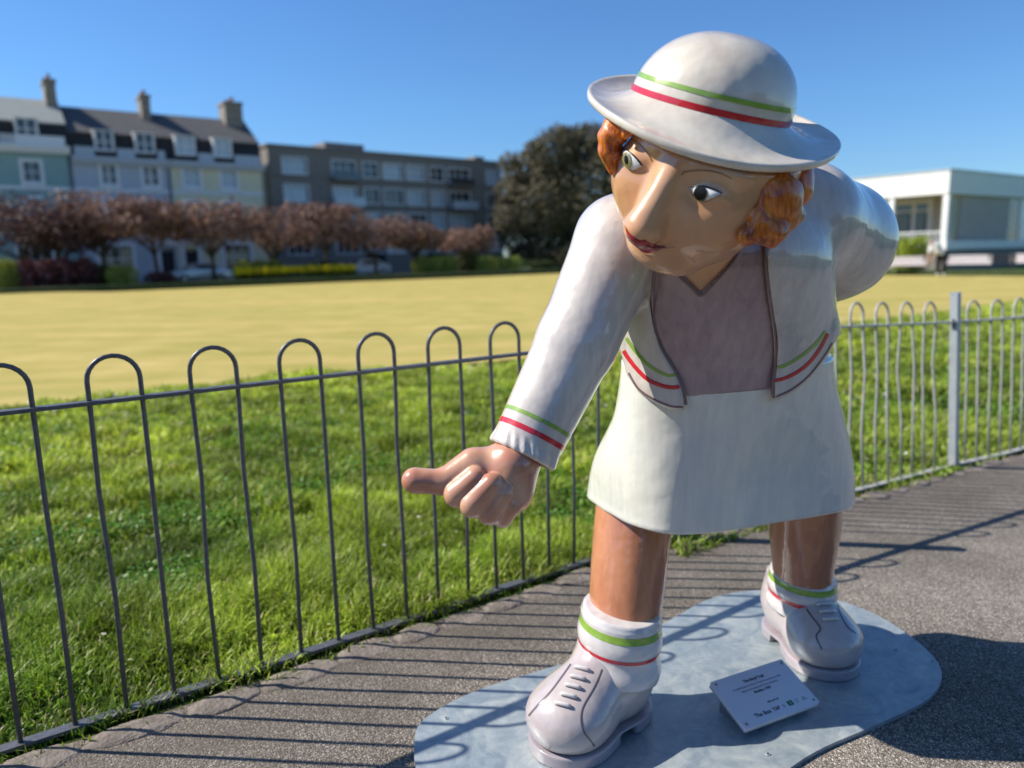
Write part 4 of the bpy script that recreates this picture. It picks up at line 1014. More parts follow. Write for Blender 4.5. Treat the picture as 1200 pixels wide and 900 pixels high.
# --- hedges, bushes, flower bed ----------------------------------------------
def bush(name, label, x0, x1, ytop, ybot, t, cols, cat='bush', n=2600, size=.08, boxy=False, depth=1.4, group=None, seed=0):
    sa, sb_ = on_line(x0, t), on_line(x1, t); sm_ = (sa + sb_) / 2; c = ST(sm_, t); H = zat((x0 + x1) / 2, ytop, sm_, t); W = (sb_ - sa) / 2; bl = []
    r = random.Random(seed + int(x0)); nb = max(3, int(W / .5)) if boxy else 6
    for i in range(nb):
        if boxy: x = -W + (i + .5) * 2 * W / nb; bl.append((U2[0] * x, U2[1] * x, H * .5, max(.4, W / nb * 1.35), depth * .6, H * .52 * r.uniform(.93, 1.06)))
        else: a = i * 1.05; bl.append((U2[0] * W * .5 * math.cos(a), U2[1] * W * .5 * math.cos(a) + .4 * math.sin(a), H * .5 * r.uniform(.85, 1.1), W * .55, depth * .5, H * .5))
    o = empty(name, c, label, cat, group); leafobj('foliage', leaves(bl, n, size, cols, seed + int(x0), .6), o)
    st = MB()
    for i in range(3): x = (-.5 + i * .5) * W; st.tube([(U2[0] * x, U2[1] * x, -.1), (U2[0] * x, U2[1] * x, H * .55)], .035, 5)
    st.build('stem', M['bark'], o); return o
G1 = ((.14, .17, .03), (.42, .44, .08)); GD = ((.03, .045, .016), (.08, .10, .03)); GR = ((.06, .025, .025), (.22, .08, .075)); GY = ((.22, .26, .05), (.52, .54, .10))
bush('bush', 'dark green bush with yellow top at the far left edge of the green', -12, 20, 303, 338, 53, GY, seed=1)
bush('shrub', 'wide dark red shrub below the dark trees at left', 18, 112, 303, 336, 54, GR, 'shrub', 5200, .1, True, 2, seed=2)
bush('shrub', 'dark evergreen shrub right of the red shrub', 90, 128, 310, 336, 54.5, GD, 'shrub', seed=3)
bush('bush', 'loose yellow green bush in front of the blue house', 122, 162, 311, 336, 54.5, GY, n=1800, seed=4)
bush('hedge', 'clipped hedge behind the yellow flower bed, below the cream house', 276, 330, 304, 324, 56, G1, 'hedge', 3200, .09, True, seed=5)
bush('hedge', 'short dark hedge at the right end of the yellow flower bed', 360, 398, 306, 322, 56, GD, 'hedge', 2200, .08, True, seed=6)
bush('hedge', 'yellow green clipped hedge left of the round bush before the flats', 486, 533, 300, 326, 57, GY, 'hedge', 3200, .09, True, seed=7)
bush('bush', 'round brown green bush between the two clipped hedges', 534, 562, 292, 322, 58.5, ((.06, .06, .02), (.13, .12, .03)), n=2600, seed=8)
bush('hedge', 'yellow green clipped hedge right of the round bush', 556, 608, 300, 322, 58, GY, 'hedge', 3200, .09, True, seed=9)
bush('bush', 'dark round bush under the big evergreen tree', 622, 650, 304, 321, 58, GD, seed=10)
bush('bush', 'bright yellow green bush in front of the pavilion terrace', 1044, 1092, 274, 300, 30.0, ((.20, .27, .02), (.40, .46, .05)), n=3600, size=.07, seed=11) if False else None
bush('shrub', 'low brown red shrub left of the silver car', 168, 205, 318, 332, 55.5, GR, 'shrub', 1200, seed=12)
sa, sb_ = on_line(281, 53.5), on_line(411, 53.5); c = ST((sa + sb_) / 2, 53.5); fb = empty('flower_bed', c, 'long bed of bright yellow flowers at the far edge of the green', 'flower bed')
W = (sb_ - sa) / 2; bl = [(U2[0] * x, U2[1] * x, .45, .4, .5, .35) for x in np.linspace(-W, W, 14)]
leafobj('flowers', leaves([(b[0], b[1], .80, b[3], .6, .30) for b in bl], 8000, .08, ((.85, .62, .01), (.95, .80, .03)), 3, .3), fb)['kind'] = 'stuff'
leafobj('foliage', leaves(bl, 2600, .07, ((.05, .09, .02), (.10, .16, .03)), 4, .4), fb)['kind'] = 'stuff'

# --- banks, road and pavement -------------------------------------------------
M['bank'] = simple('dark_bank', (.055, .085, .025), (.025, .04, .014), rough=1, scale=5, bmp=.8, bscale=30, bdist=.05)
def slab(name, s0, s1, t0, t1, z0, z1, mat, kind='structure'):
    mb = MB(); a = [ST(s_, t_) for s_, t_ in ((s0, t0), (s1, t0), (s1, t1), (s0, t1))]
    V = [(p[0], p[1], z0) for p in a] + [(p[0], p[1], z1) for p in a]
    mb.add(V, [(3, 2, 1, 0), (4, 5, 6, 7), (0, 1, 5, 4), (1, 2, 6, 5), (2, 3, 7, 6), (3, 0, 4, 7)]); return mb.build(name, mat, kind=kind)
slab('green_bank', -70, 42.3, 50.25, 51.8, -.2, .26, M['bank']); slab('green_bank', 42.25, 43.6, 8, 50.2, -.2, .16, M['bank'])
M['lawn'] = simple('park_lawn', (.13, .21, .04), (.08, .14, .025), rough=1, scale=2, spec=.1)
slab('lawn', -70, 42.2, 51.9, 57.6, -.2, .05, M['lawn']); slab('lawn', 43.7, 90, 6, 60, -.2, .02, M['lawn'])
M['asphalt'] = simple('road_asphalt', (.07, .07, .07), (.05, .05, .05), rough=.9, scale=30)
M['paving'] = simple('pavement', (.24, .23, .21), (.18, .175, .165), rough=.9, scale=10)
slab('road', -90, 90, 57.7, 62.4, -.2, 0, M['asphalt']); slab('pavement', -90, 90, 62.5, 65.9, -.2, .12, M['paving'])

# --- buildings ------------------------------------------------------------------
M['slate'] = simple('roof_slate', (.10, .098, .10), (.065, .063, .066), rough=.75, scale=3, bmp=.3, bscale=8, bdist=.03)
M['slatepale'] = simple('pale_slate', (.30, .32, .30), (.24, .26, .25), rough=.7, scale=3)
M['slatedark'] = simple('dark_slate', (.028, .028, .034), (.02, .02, .024), rough=.8, scale=3)
M['trim'] = simple('white_trim', (.80, .80, .80), (.70, .70, .71), rough=.6, scale=4)
M['teal'] = simple('teal_render', (.29, .44, .43), (.25, .38, .375), rough=.85, scale=1.2)
M['bluewall'] = simple('blue_grey_render', (.50, .54, .60), (.44, .48, .54), rough=.85, scale=1.2)
M['creamwall'] = simple('cream_render', (.74, .71, .50), (.66, .63, .45), rough=.85, scale=1.2)
M['bluetrim'] = simple('pale_blue_trim', (.46, .52, .58), (.40, .46, .52), rough=.7, scale=3)
M['chim'] = simple('chimney_render', (.30, .27, .23), (.17, .15, .13), rough=.9, scale=2.5)
M['pot'] = simple('clay_pot', (.32, .15, .09), rough=.8)
def glass(name, c, r=.08):
    m, nt, b = newmat(name); b.inputs['Base Color'].default_value = (*c, 1); b.inputs['Roughness'].default_value = r; b.inputs['Specular IOR Level'].default_value = .8; return m
M['pane'] = glass('window_glass', (.035, .045, .055)); M['panelight'] = glass('curtain_and_sky_glass', (.42, .50, .58), .15)  # pale glass colour has reflected sky painted in, as on the cream house
M['brown'] = simple('brown_brick', (.26, .23, .20), (.20, .175, .16), rough=.9, scale=2.2)
M['brown2'] = simple('grey_brick', (.22, .20, .185), (.17, .155, .145), rough=.9, scale=2.2)
M['drain'] = simple('drainpipe', (.10, .10, .11), rough=.6); M['curtain'] = simple('curtain', (.55, .55, .55), rough=.9)
def wall_open(x0, x1, z0, z1, ops, y=0., th=.3):
    """front wall with real openings"""
    xs = sorted({x0, x1, *[o[0] for o in ops], *[o[1] for o in ops]}); zs = sorted({z0, z1, *[o[2] for o in ops], *[o[3] for o in ops]}); mb = MB()
    for i in range(len(xs) - 1):
        for j in range(len(zs) - 1):
            cx, cz = (xs[i] + xs[i + 1]) / 2, (zs[j] + zs[j + 1]) / 2
            if any(o[0] < cx < o[1] and o[2] < cz < o[3] for o in ops): continue
            mb.add([(xs[i], y, zs[j]), (xs[i + 1], y, zs[j]), (xs[i + 1], y, zs[j + 1]), (xs[i], y, zs[j + 1])], [(0, 1, 2, 3)])
    for a, b, c, d in ops:
        mb.add([(a, y, c), (b, y, c), (b, y, d), (a, y, d), (a, y + th, c), (b, y + th, c), (b, y + th, d), (a, y + th, d)], [(0, 4, 5, 1), (1, 5, 6, 2), (2, 6, 7, 3), (3, 7, 4, 0)])
    return mb
def window(par, a, b, c, d, glassm, surround=.14, trim='trim', y=0., bars=(1, 1), curtain=False, sill=True):
    f = MB(); s_ = surround
    if s_:
        f.box((a - s_, y - .07, c - s_), (a, y + .02, d + s_)).box((b, y - .07, c - s_), (b + s_, y + .02, d + s_)).box((a, y - .07, d), (b, y + .02, d + s_)).box((a, y - .07, c - s_), (b, y + .02, c))
    w = f.build('window', M[trim], par) if s_ else MB().box((a, y + .13, c), (a + .06, y + .2, d)).box((b - .06, y + .13, c), (b, y + .2, d)).box((a + .06, y + .13, d - .06), (b - .06, y + .2, d)).box((a + .06, y + .13, c), (b - .06, y + .2, c + .06)).build('window', M[trim], par)
    MB().box((a + .004, y + .20, c + .004), (b - .004, y + .23, d - .004)).build('pane', M[glassm], w)
    for i in range(1, bars[0] + 1): x = a + (b - a) * i / (bars[0] + 1); MB().box((x - .03, y + .12, c + .003), (x + .03, y + .197, d - .003)).build('glazing_bar', M['trim'], w)
    for i in range(1, bars[1] + 1): zz = c + (d - c) * i / (bars[1] + 1); MB().box((a + .003, y + .10, zz - .035), (b - .003, y + .118, zz + .035)).build('glazing_bar', M['trim'], w)
    if curtain: MB().box((a + (b - a) * .30, y + .165, c + .01), (a + (b - a) * .64, y + .195, d - .01)).build('curtain', M['curtain'], w)
    if sill and s_: MB().box((a - s_ - .05, y - .16, c - s_ - .08), (b + s_ + .05, y - .0, c - s_ - .003)).build('sill', M[trim], w)
    return w
def chimney(par, x0, x1, y0, y1, z0, z1, pots=4):
    c = MB().box((x0, y0, z0), (x1, y1, z1 - .25)).box((x0 - .08, y0 - .08, z1 - .248), (x1 + .08, y1 + .08, z1)).build('chimney', M['chim'], par)
    for i in range(pots):
        yy = y0 + (y1 - y0) * (i + .5) / pots; MB().tube([(x0 + (x1 - x0) / 2, yy, z1 + .002), (x0 + (x1 - x0) / 2, yy, z1 + .42)], [.13, .10], 8).build('chimney_pot', M['pot'], c)
HS = 11.91; HT = 66.06; HROT = math.atan2(U2[1], U2[0])
def house(label, x0, x1, wallm, cols, dormers, ztop, eave, ridge, trimm, roofm, glassm, curtain=False, door=None, bays=()):
    h = empty('terraced_house', ST(HS + x0, HT), label, 'house', 'terraced houses across the green', HROT); w = x1 - x0
    ops = []
    for (a, b) in cols: ops += [(a - x0, b - x0, 7.62, 8.98), (a - x0, b - x0, 4.3, 6.35)]
    for (a, b) in bays: ops += [(a - x0, b - x0, .9, 2.9)]
    if door: ops.append((door[0] - x0, door[1] - x0, .15, 2.7))
    wall_open(0, w, 0, ztop - .55, ops).build('wall', M[wallm], h)
    side = MB()
    side.add([(0, 0, 0), (0, 9, 0), (0, 9, eave), (0, .9, eave), (0, .9, ztop - .5), (0, 0, ztop - .5)], [(5, 4, 3, 2, 1, 0)]); side.add([(w, 0, 0), (w, 9, 0), (w, 9, eave), (w, .9, eave), (w, .9, ztop - .5), (w, 0, ztop - .5)], [(0, 1, 2, 3, 4, 5)])
    side.add([(0, 9, 0), (w, 9, 0), (w, 9, eave), (0, 9, eave)], [(3, 2, 1, 0)]); side.add([(0, .32, 0), (w, .32, 0), (w, .32, ztop), (0, .32, ztop)], [(0, 1, 2, 3)]); side.build('side_wall', M[wallm], h)
    MB().box((0, -.30, ztop - .55), (w - .01, .2, ztop - .30)).box((0, -.42, ztop - .298), (w - .01, .2, ztop)).build('cornice', M[trimm], h)
    MB().box((0, -.06, 7.02), (w - .01, -.002, 7.28)).build('string_course', M['trim'], h)
    # parapet blocks between the dormers
    edges = [x0] + [e for d_ in dormers for e in d_] + [x1]
    for i in range(0, len(edges), 2):
        a, b = edges[i] - x0 + .25, edges[i + 1] - x0 - .25
        if b - a > .4: MB().box((a, .05, ztop + .002), (b, .35, ztop + .72)).build('parapet', M[trimm], h)
    # mansard face and roof
    MB().add([(0, .55, ztop), (w, .55, ztop), (w, .95, eave), (0, .95, eave), (0, 1.2, ztop), (w, 1.2, ztop)], [(0, 1, 2, 3), (4, 3, 2, 5)]).build('mansard', M['slatedark'], h)
    rf = MB().add([(-.0, .80, eave), (w, .80, eave), (w, 4.8, ridge), (0, 4.8, ridge), (0, 9.1, eave - .5), (w, 9.1, eave - .5), (0, .80, eave - .12), (w, .80, eave - .12)], [(0, 1, 2, 3), (3, 2, 5, 4), (0, 3, 4, 6), (1, 7, 5, 2), (6, 7, 1, 0)]).build('roof', M[roofm], h)
    for (a, b) in dormers:
        a -= x0; b -= x0; c, d = ztop + .62, eave - .08
        do = MB().box((a - .16, .34, c - .14), (a - .002, 1.6, d + .14)).box((b + .002, .34, c - .14), (b + .16, 1.6, d + .14)).box((a - .22, .28, d + .142), (b + .22, 2.4, d + .24)).box((a, .34, c - .14), (b, .5, c - .003)).build('dormer', M['trim'], h)
        MB().box((a, .50, c), (b, .54, d + .13)).build('pane', M['panelight' if glassm == 'panelight' else 'pane'], do)
        MB().box(((a + b) / 2 - .05, .42, c), ((a + b) / 2 + .05, .498, d + .13)).build('glazing_bar', M['trim'], do); MB().box((a, .40, (c + d) / 2 - .04), (b, .418, (c + d) / 2 + .04)).build('glazing_bar', M['trim'], do)
    for (a, b) in cols:
        window(h, a - x0, b - x0, 7.62, 8.98, glassm, .24, curtain=curtain); window(h, a - x0, b - x0, 4.3, 6.35, 'pane', .24)
    for (a, b) in bays: window(h, a - x0, b - x0, .9, 2.9, 'pane', .30, bars=(2, 1))
    if door:
        d0, d1 = door[0] - x0, door[1] - x0; dr = MB().box((d0 + .01, .15, .15), (d1 - .01, .21, 2.45)).build('door', M['slatedark'], h); MB().tube([(d1 - .12, .14, 1.2), (d1 - .12, .10, 1.2)], .04, 8).build('handle', M['screw'], dr)
        MB().box((d0 - .3, -.12, 0), (d0, .02, 2.95)).box((d1, -.12, 0), (d1 + .3, .02, 2.95)).box((d0 - .3, -.16, 2.953), (d1 + .3, .02, 3.3)).build('door_surround', M['trim'], h)
    MB().tube([(w - .15, -.10, 0), (w - .15, -.10, ztop - .6)], .06, 7).build('drainpipe', M['drain'], h)
    return h
t1 = house('teal rendered terraced house with pale roof at the left edge', -16.6, -5.63, 'teal', [(-8.72, -7.7), (-13.2, -12.1)], [(-8.75, -7.62), (-13.3, -12.1)], 10.2, 12.0, 14.3, 'trim', 'slatepale', 'pane', bays=[(-9.6, -7.6), (-13.6, -11.8)])
chimney(t1, 16.6 - 6.5, 16.6 - 5.75, 3.6, 6.0, 12.5, 15.7, 4)
t2 = house('blue grey terraced house with dark mansard and two white dormers', -5.6, 1.22, 'bluewall', [(-3.65, -2.72), (-.74, .28)], [(-3.75, -2.7), (-.94, .20)], 9.6, 11.5, 13.95, 'bluetrim', 'slate', 'pane', True, door=(-.1, .95), bays=[(-4.4, -2.2)])
chimney(t2, 5.8, 6.5, 3.6, 5.4, 12.3, 15.2, 3)
t3 = house('cream terraced house with dark mansard at the right end of the terrace', 1.25, 8.75, 'creamwall', [(2.22, 3.38), (5.2, 6.34)], [(2.0, 3.25), (4.95, 6.15)], 9.6, 11.5, 13.95, 'bluetrim', 'slate', 'panelight', door=(1.75, 2.75), bays=[(4.9, 7.0)])
chimney(t3, 5.6, 7.1, 3.6, 5.6, 12.0, 15.3, 4)

# block of flats
UA = np.array([.77433, .63278]); FROT = math.atan2(UA[1], UA[0]); fl_ = empty('block_of_flats', (-22.0, 71., 0), 'long grey brown brick block of flats with flat roof and white framed windows', 'flats', rz=FROT)
FL = 27.6; rows = [(9.6, 11.0), (7.05, 8.5), (4.6, 6.05), (2.1, 3.6)]
colsF = [(1.36, 3.7), (6.4, 8.85), (9.72, 11.35), (12.05, 14.2), (14.85, 17.0), (17.8, 19.42), (20.2, 22.9), (25.4, 27.2)]
ops = [(a, b, c, d) for a, b in colsF for c, d in rows]
wall_open(0, FL, 0, 11.9, ops).build('wall', M['brown'], fl_)
MB().add([(0, 0, 0), (0, 11, 0), (0, 11, 11.9), (0, 0, 11.9), (FL, 0, 0), (FL, 11, 0), (FL, 11, 11.9), (FL, 0, 11.9)], [(3, 2, 1, 0), (4, 5, 6, 7), (1, 5, 4, 0), (2, 6, 5, 1), (3, 7, 6, 2)]).build('side_wall', M['brown2'], fl_)
MB().add([(0.01, .33, 0), (FL - .01, .33, 0), (FL - .01, .33, 11.8), (.01, .33, 11.8)], [(0, 1, 2, 3)]).build('inner_wall', M['slatedark'], fl_)
MB().box((-.12, -.12, 11.902), (FL + .1, 11.1, 12.15)).build('coping', M['brown2'], fl_)
MB().box((7.2, 3, 12.152), (11.6, 7, 13.2)).build('lift_housing', M['brown2'], fl_); MB().box((26, 3, 12.152), (27.4, 5, 13.0)).build('chimney', M['chim'], fl_)
for k, (c, d) in enumerate(((9.2, 9.45), (6.65, 6.9), (4.2, 4.45))): MB().box((.0, -.05, c), (FL, -.003, d)).build('string_course', M['brown2'], fl_)
for i, (a, b) in enumerate(colsF):
    for j, (c, d) in enumerate(rows):
        window(fl_, a, b, c, d, 'panelight' if (i * 3 + j * 5) % 4 in (0, 1) else 'pane', .12, bars=(1 if b - a < 1.9 else 2, 0 if j % 2 else 1), sill=False)
for i in (1, 6):
    a, b = colsF[i]
    bl_ = MB().box((a - .2, -.8, 9.05), (b + .2, -.053, 9.2)).build('balcony', M['brown2'], fl_); MB().box((a - .18, -.78, 9.202), (b + .18, -.75, 9.9)).build('glass_front', M['pane'], bl_)
    bl_ = MB().box((a - .4, -1.2, 6.5), (b + .4, -.053, 6.65)).build('balcony', M['brown2'], fl_); MB().box((a - .38, -1.18, 6.652), (b + .38, -1.15, 7.5)).build('glass_front', M['panelight'], bl_)
dr = MB().box((9.6, -.08, .1), (11.8, -.003, 2.0)).build('garage_door', M['slatedark'], fl_); dr = MB().box((17, -.08, .1), (19.4, -.003, 2.0)).build('garage_door', M['slatedark'], fl_)

# --- pavilion ------------------------------------------------------------------
PC = ST(46.04, 21.53); pv = empty('pavilion', PC, 'low white flat roofed pavilion with columns and a raised terrace at the right', 'pavilion', rz=HROT)
M['pvwhite'] = simple('pavilion_white', (.78, .78, .76), (.70, .70, .69), rough=.6, scale=2); M['pvcream'] = simple('cream_panel', (.52, .48, .38), rough=.8, scale=3)
M['pvbrick'] = simple('pavilion_brick', (.50, .44, .40), (.38, .33, .30), rough=.9, scale=6); M['soffit'] = simple('soffit', (.42, .36, .28), rough=.8, scale=3)
MB().box((0, 0, 4.45), (16, 14, 5.76)).build('fascia', M['pvwhite'], pv); MB().box((-.06, -.06, 5.762), (16.06, 14.06, 5.84)).build('roof_trim', M['bluetrim'], pv)
MB().box((.3, .3, 4.40), (15.8, 13.8, 4.448)).build('soffit', M['soffit'], pv)
MB().box((-.1, -.1, -.2), (16, 14, 1.25)).build('terrace', M['brown2'], pv); MB().box((-.16, -.16, 1.252), (16, -.02, 1.75)).build('terrace_parapet', M['pvwhite'], pv)
for y in (.15, 3.35, 6.7, 10.): MB().box((.05, y - .16, 1.252), (.37, y + .16, 4.398)).build('column', M['pvwhite'], pv)
for a, b in ((3.55, 6.5), (6.9, 9.8)):
    rl = MB().box((.15, a, 2.25), (.22, b, 2.32)).build('balustrade', M['pvwhite'], pv)
    for k in range(int((b - a) / .18)): MB().box((.165, a + .09 + k * .18, 1.252), (.195, a + .12 + k * .18, 2.248)).build('baluster', M['pvwhite'], rl)
rl = MB().box((.15, .35, 2.25), (.22, 3.15, 2.32)).build('balustrade', M['pvwhite'], pv)
for k in range(14): MB().box((.165, .5 + k * .19, 1.252), (.195, .53 + k * .19, 2.248)).build('baluster', M['pvwhite'], rl)
MB().box((3.0, 2.3, 1.252), (3.1, 13.8, 4.398)).build('glazed_wall', M['pvwhite'], pv)
for a, b, c in ((2.6, 3.3, 1.35), (3.6, 5.2, 2.3), (5.4, 7.6, 2.3), (7.8, 8.6, 1.35), (8.9, 11, 2.3)):
    w_ = MB().box((2.93, a, c), (2.997, b, 3.6)).build('window', M['slatedark'], pv); MB().box((2.90, a + .06, c + .06), (2.928, b - .06, 3.54)).build('pane', M['pane'], w_)
    MB().box((2.93, a, 3.75), (2.997, b, 4.1)).build('window', M['pane'], pv)
MB().box((3.1, .30, 1.252), (3.2, 2.3, 4.398)).build('cream_panel', M['pvcream'], pv)
MB().box((1.0, .35, 1.252), (2.1, .5, 4.398)).build('cream_panel', M['pvcream'], pv)
MB().box((2.103, .25, 1.252), (8.8, .5, 4.398)).build('brick_wall', M['pvbrick'], pv)
for k in range(4):
    x = 8.83 + k * 1.75; w_ = MB().box((x, .3, 1.755), (x + .08, .4, 4.398)).box((x + .08, .3, 2.8), (x + 1.7, .4, 2.87)).build('window', M['pvwhite'], pv); MB().box((x + .08, .34, 1.76), (x + 1.72, .36, 4.39)).build('pane', M['panelight' if k % 2 else 'pane'], w_)

# bush, benches and bowler by the pavilion
def place_bush(name, label, c, W, H, cols, n, size, seed):
    o = empty(name, c, label, 'bush'); bl = [(W * .5 * math.cos(a), W * .3 * math.sin(a), H * .5 * (1 + .12 * math.cos(a * 2)), W * .55, W * .45, H * .5) for a in np.linspace(0, 5.2, 6)]
    leafobj('foliage', leaves(bl, n, size, cols, seed, .55), o); MB().tube([(0, 0, -.1), (0, 0, H * .5)], .05, 6).build('stem', M['bark'], o)
place_bush('bush', 'bright yellow green bush in front of the pavilion terrace', P(1066, 300, 43.2) * [1, 1, 0], 1.25, 2.05, ((.20, .27, .02), (.42, .48, .05)), 4200, .07, 21)
M['benchwood'] = simple('pale_bench_wood', (.78, .70, .67), (.68, .60, .57), rough=.7, scale=5); M['darkmetal'] = simple('dark_metal', (.03, .03, .035), rough=.5)
def bench(label, c, rz, W, mat):
    b = empty('park_bench', c, label, 'bench', 'benches along the edge of the green', rz); st = MB()
    for k in range(5): MB().box((-W / 2, -.06 + .02 * k, .44 + k * .095), (W / 2, -.03 + .02 * k, .52 + k * .095)).build('back_slat', M[mat], b)
    for k in range(4): MB().box((-W / 2, -.50 + k * .11, .40), (W / 2, -.41 + k * .11, .435)).build('seat_slat', M[mat], b)
    for x in (-W / 2 + .12, W / 2 - .12):
        MB().box((x - .03, -.48, 0), (x + .03, -.42, .398)).build('leg', M['darkmetal'], b); MB().box((x - .03, -.025, 0), (x + .03, .03, .9)).build('leg', M['darkmetal'], b)
    return b
for x0, x1, yb, lab, mt in ((1040, 1083, 316, 'pale bench left of the bending bowler', 'benchwood'), (1112, 1158, 316, 'pale bench right of the bending bowler', 'benchwood'), (1160, 1188, 314, 'small dark bench between the two pale benches at right', 'darkmetal'), (1189, 1240, 314, 'pale bench cut off by the right edge', 'benchwood')):
    A = P((x0 + x1) / 2, 300, 42.0); A[2] = .03; bench(lab, A, math.atan2(A[1], A[0]) - math.pi / 2, (x1 - x0) * A[1] / 870, mt)
# bending bowler
M['shirt'] = simple('white_shirt', (.78, .78, .78), (.70, .70, .71), rough=.8); M['trousers'] = simple('black_trousers', (.015, .015, .017), rough=.8); M['pskin'] = simple('skin', (.52, .30, .22), rough=.5); M['phair'] = simple('grey_hair', (.30, .28, .26), rough=.8)
pp = gnd(1102, 322.5); pp[2] = .014; pe = empty('person', pp, 'bending person in white shirt and black trousers out on the green', 'person', rz=math.atan2(pp[1], pp[0]) - math.pi / 2); pe.scale = (1.12,) * 3
def local_sdf(name, f, lo, hi, h, mat, par): V, F = surfnets(f, lo, hi, h, 1); return obj(name, mesh(name, V, F, mat, True), par)
hipL, hipR, chest, headp = (-.10, 0, .92), (.10, 0, .92), (-.28, -.12, 1.30), (-.42, -.22, 1.42)
def body(p):
    d = smin(cap(p, (0, 0, .95), chest, .13, .15), cap(p, chest, (-.36, -.18, 1.36), .09, .05), .05)
    d = smin(d, ell(p, headp, (.085, .10, .115)), .03); d = smin(d, ell(p, (headp[0] - .03, headp[1] - .09, headp[2] - .03), (.018, .03, .03)), .01)
    for sx, hand in ((-1, (-.52, -.30, .62)), (1, (-.40, -.30, .70))):
        sh = (chest[0] + sx * .17, chest[1], chest[2] + .0); el = ((sh[0] + hand[0]) / 2 + sx * .03, (sh[1] + hand[1]) / 2 + .03, (sh[2] + hand[2]) / 2)
        d = smin(d, cap(p, sh, el, .055, .043), .03); d = smin(d, cap(p, el, hand, .043, .028), .015)
        pm = (hand[0], hand[1], hand[2] - .05); d = smin(d, ell(p, pm, (.04, .02, .05)), .01)
        for k in range(4): x = hand[0] + (k - 1.5) * .02; d = smin(d, cap(p, (x, hand[1], hand[2] - .09), (x, hand[1] + .02, hand[2] - .165 + abs(k - 1.4) * .012), .009, .007), .004)
        d = smin(d, cap(p, (hand[0] - sx * .03, hand[1], hand[2] - .03), (hand[0] - sx * .06, hand[1] - .02, hand[2] - .10), .011, .008), .006)
    for sx in (-1, 1): d = smin(smin(d, cap(p, (sx * .10, 0, .9), (sx * .12, -.05, .5), .085, .055), .04), cap(p, (sx * .12, -.05, .5), (sx * .13, 0, .09), .055, .04), .01)
    return d
bd = local_sdf('body', body, (-.75, -.55, -.02), (.4, .35, 1.65), .010, M['pskin'], pe)
def shirt(p):
    d = smin(cap(p, (-.02, 0, .93), chest, .165, .185), cap(p, (chest[0] - .17, chest[1], chest[2]), (chest[0] + .17, chest[1], chest[2]), .085), .05)
    for sx, q_ in ((-1, (-.49, -.20, 1.05)), (1, (-.22, -.20, 1.06))): d = smin(d, cap(p, (chest[0] + sx * .17, chest[1], chest[2]), q_, .078, .07), .03)
    return smax(d, .90 - p[:, 2], .01)
local_sdf('shirt', shirt, (-.8, -.5, .85), (.4, .35, 1.6), .012, M['shirt'], pe)
def trous(p):
    d = cap(p, (-.05, 0, .93), (.05, 0, .93), .135)
    for sx in (-1, 1): d = smin(smin(d, cap(p, (sx * .10, 0, .9), (sx * .12, -.05, .5), .12, .095), .03), cap(p, (sx * .12, -.05, .5), (sx * .13, 0, .07), .095, .08), .01)
    return smax(d, p[:, 2] - 1.0, .01)
local_sdf('trousers', trous, (-.35, -.3, -.02), (.35, .3, 1.1), .012, M['trousers'], pe)
local_sdf('hair', lambda p: smax(ell(p, (headp[0] + .005, headp[1] + .012, headp[2] + .02), (.096, .105, .115)), -(p[:, 1] * -1 + p[:, 2] * .6 - (headp[1] * -1 + headp[2] * .6) + .06) * -1 - .09, .01), (-.6, -.4, 1.25), (-.25, -.05, 1.6), .008, M['phair'], pe)
for sx in (-1, 1): local_sdf('shoe', lambda p: smax(smin(ell(p, (sx * .13, -.09, .035), (.05, .11, .05)), ell(p, (sx * .13, 0, .05), (.048, .07, .065)), .03), .003 - p[:, 2], .004), (sx * .13 - .1, -.25, -.02), (sx * .13 + .1, .12, .16), .01, M['shirt'], pe)
# bowl lying on the green
bw = gnd(1165, 319); bw[2] = .075; V, F = loft([np.array([(.062 * math.sin(a) * math.cos(b), .062 * math.sin(a) * math.sin(b), .058 * math.cos(a)) for b in np.linspace(0, 2 * math.pi, 16, endpoint=False)]) for a in np.linspace(.05, math.pi - .05, 10)])
tag(obj('bowling_jack', mesh('bowling_jack', V, F, M['shirt'], True), None, bw), 'small white ball lying on the green in front of the benches', 'ball')

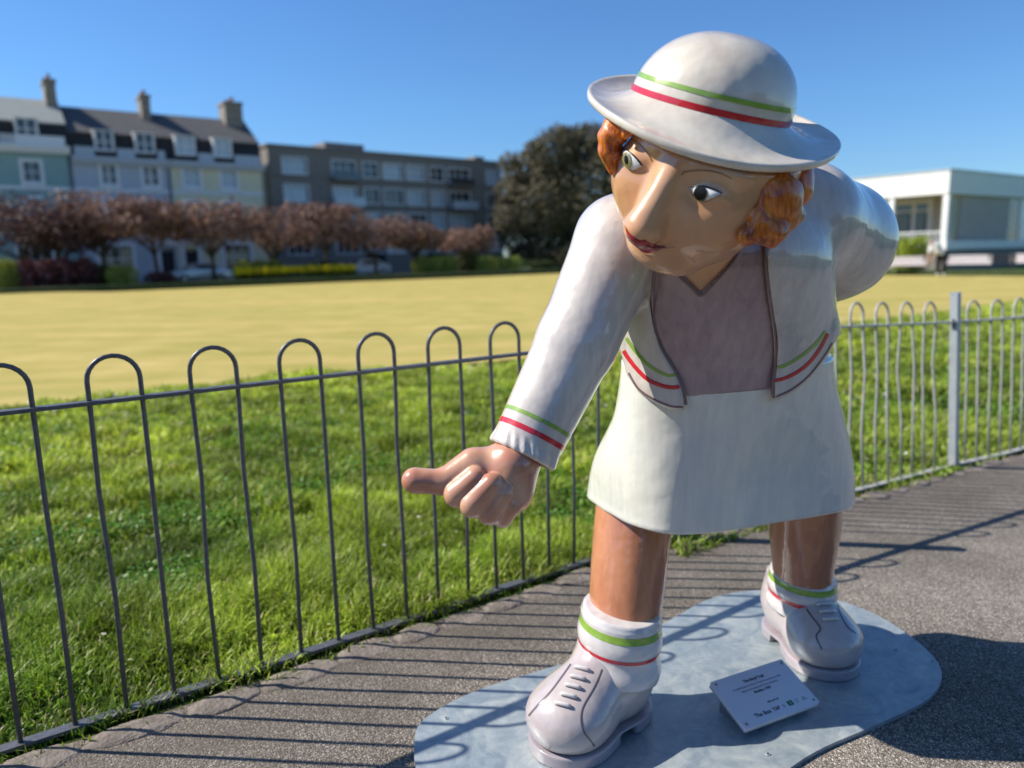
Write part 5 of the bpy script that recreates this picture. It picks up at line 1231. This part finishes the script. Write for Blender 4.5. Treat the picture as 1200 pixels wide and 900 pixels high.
# --- parked cars ------------------------------------------------------------------
M['silver'] = simple('silver_paint', (.55, .56, .58), (.5, .51, .53), rough=.3, metal=.5, coat=1, scale=1); M['tyre'] = simple('tyre', (.02, .02, .02), rough=.9); M['lamp'] = simple('headlight', (.7, .7, .7), rough=.1)
def car(label, px, t, paint_, heading=0):
    s_ = on_line(px, t); c = ST(s_, t); c[2] = .0; r_ = empty('parked_car', c, label, 'car', 'cars parked in front of the houses', HROT + heading)
    side_ = [(-2.1, .32), (-2.15, .62), (-2.05, .85), (-1.75, .93), (-1.15, .98), (-.55, 1.38), (-.1, 1.45), (.8, 1.42), (1.45, 1.12), (1.95, .98), (2.12, .78), (2.12, .32)]
    sp = catmull(side_, 4); n = len(sp); rings_ = []
    for y, k in ((-.86, 0), (-.84, .6), (-.72, 1), (0, 1.02), (.72, 1), (.84, .6), (.86, 0)):
        rings_.append(np.array([(x * (1 - .01 * (1 - min(k, 1))), y * (1 if z < 1 else 1 - (z - 1) * .45), .32 + (z - .32) * (.97 + .03 * min(k, 1)) if k else .36 + (z - .32) * .86) for x, z in sp]))
    V, F = loft(rings_); obj('body', mesh('body', V, F, M[paint_], True), r_)
    for sy in (-1, 1): MB().add([(-1.0, sy * .815, 1.0), (1.3, sy * .815, 1.02), (.75, sy * .70, 1.34), (-.5, sy * .70, 1.33)], [(0, 1, 2, 3) if sy < 0 else (3, 2, 1, 0)]).build('side_window', M['pane'], r_)
    MB().add([(-1.19, -.66, .99), (-1.19, .66, .99), (-.60, .56, 1.37), (-.60, -.56, 1.37)], [(0, 3, 2, 1)]).build('windscreen', M['pane'], r_)
    for x in (-1.3, 1.3):
        for sy in (-1, 1):
            w_ = MB().tube([(x, sy * .70, .31), (x, sy * .88, .31)], .31, 18).build('wheel', M['tyre'], r_); MB().tube([(x, sy * .86, .31), (x, sy * .89, .31)], .18, 12).build('rim', M['silver'], w_)
    for sy in (-1, 1): MB().box((-2.17, sy * .62 - .12, .62), (-2.1, sy * .62 + .12, .74)).build('headlight', M['lamp'], r_)
car('silver car parked in front of the cream house, seen over the bank', 234, 61, 'silver'); car('white car parked before the flats, right of the flower bed', 428, 61, 'trim')

# --- trees on the other side of the path, seen only as reflections in the varnish ----
bl = []; r = random.Random(3)
for i in range(16):
    x = -34 + i * 4.6 + r.uniform(-1, 1); h_ = r.uniform(4.5, 8.5); bl.append((x, -24 + r.uniform(-3, 3), h_ * .5, r.uniform(2.2, 3.4), 2.6, h_ * .5))
leafobj('tree_belt', leaves(bl, 26000, .30, ((.04, .06, .02), (.10, .12, .035)), 77, .5), kind='stuff', label='belt of park trees across the path from the green', category='trees')
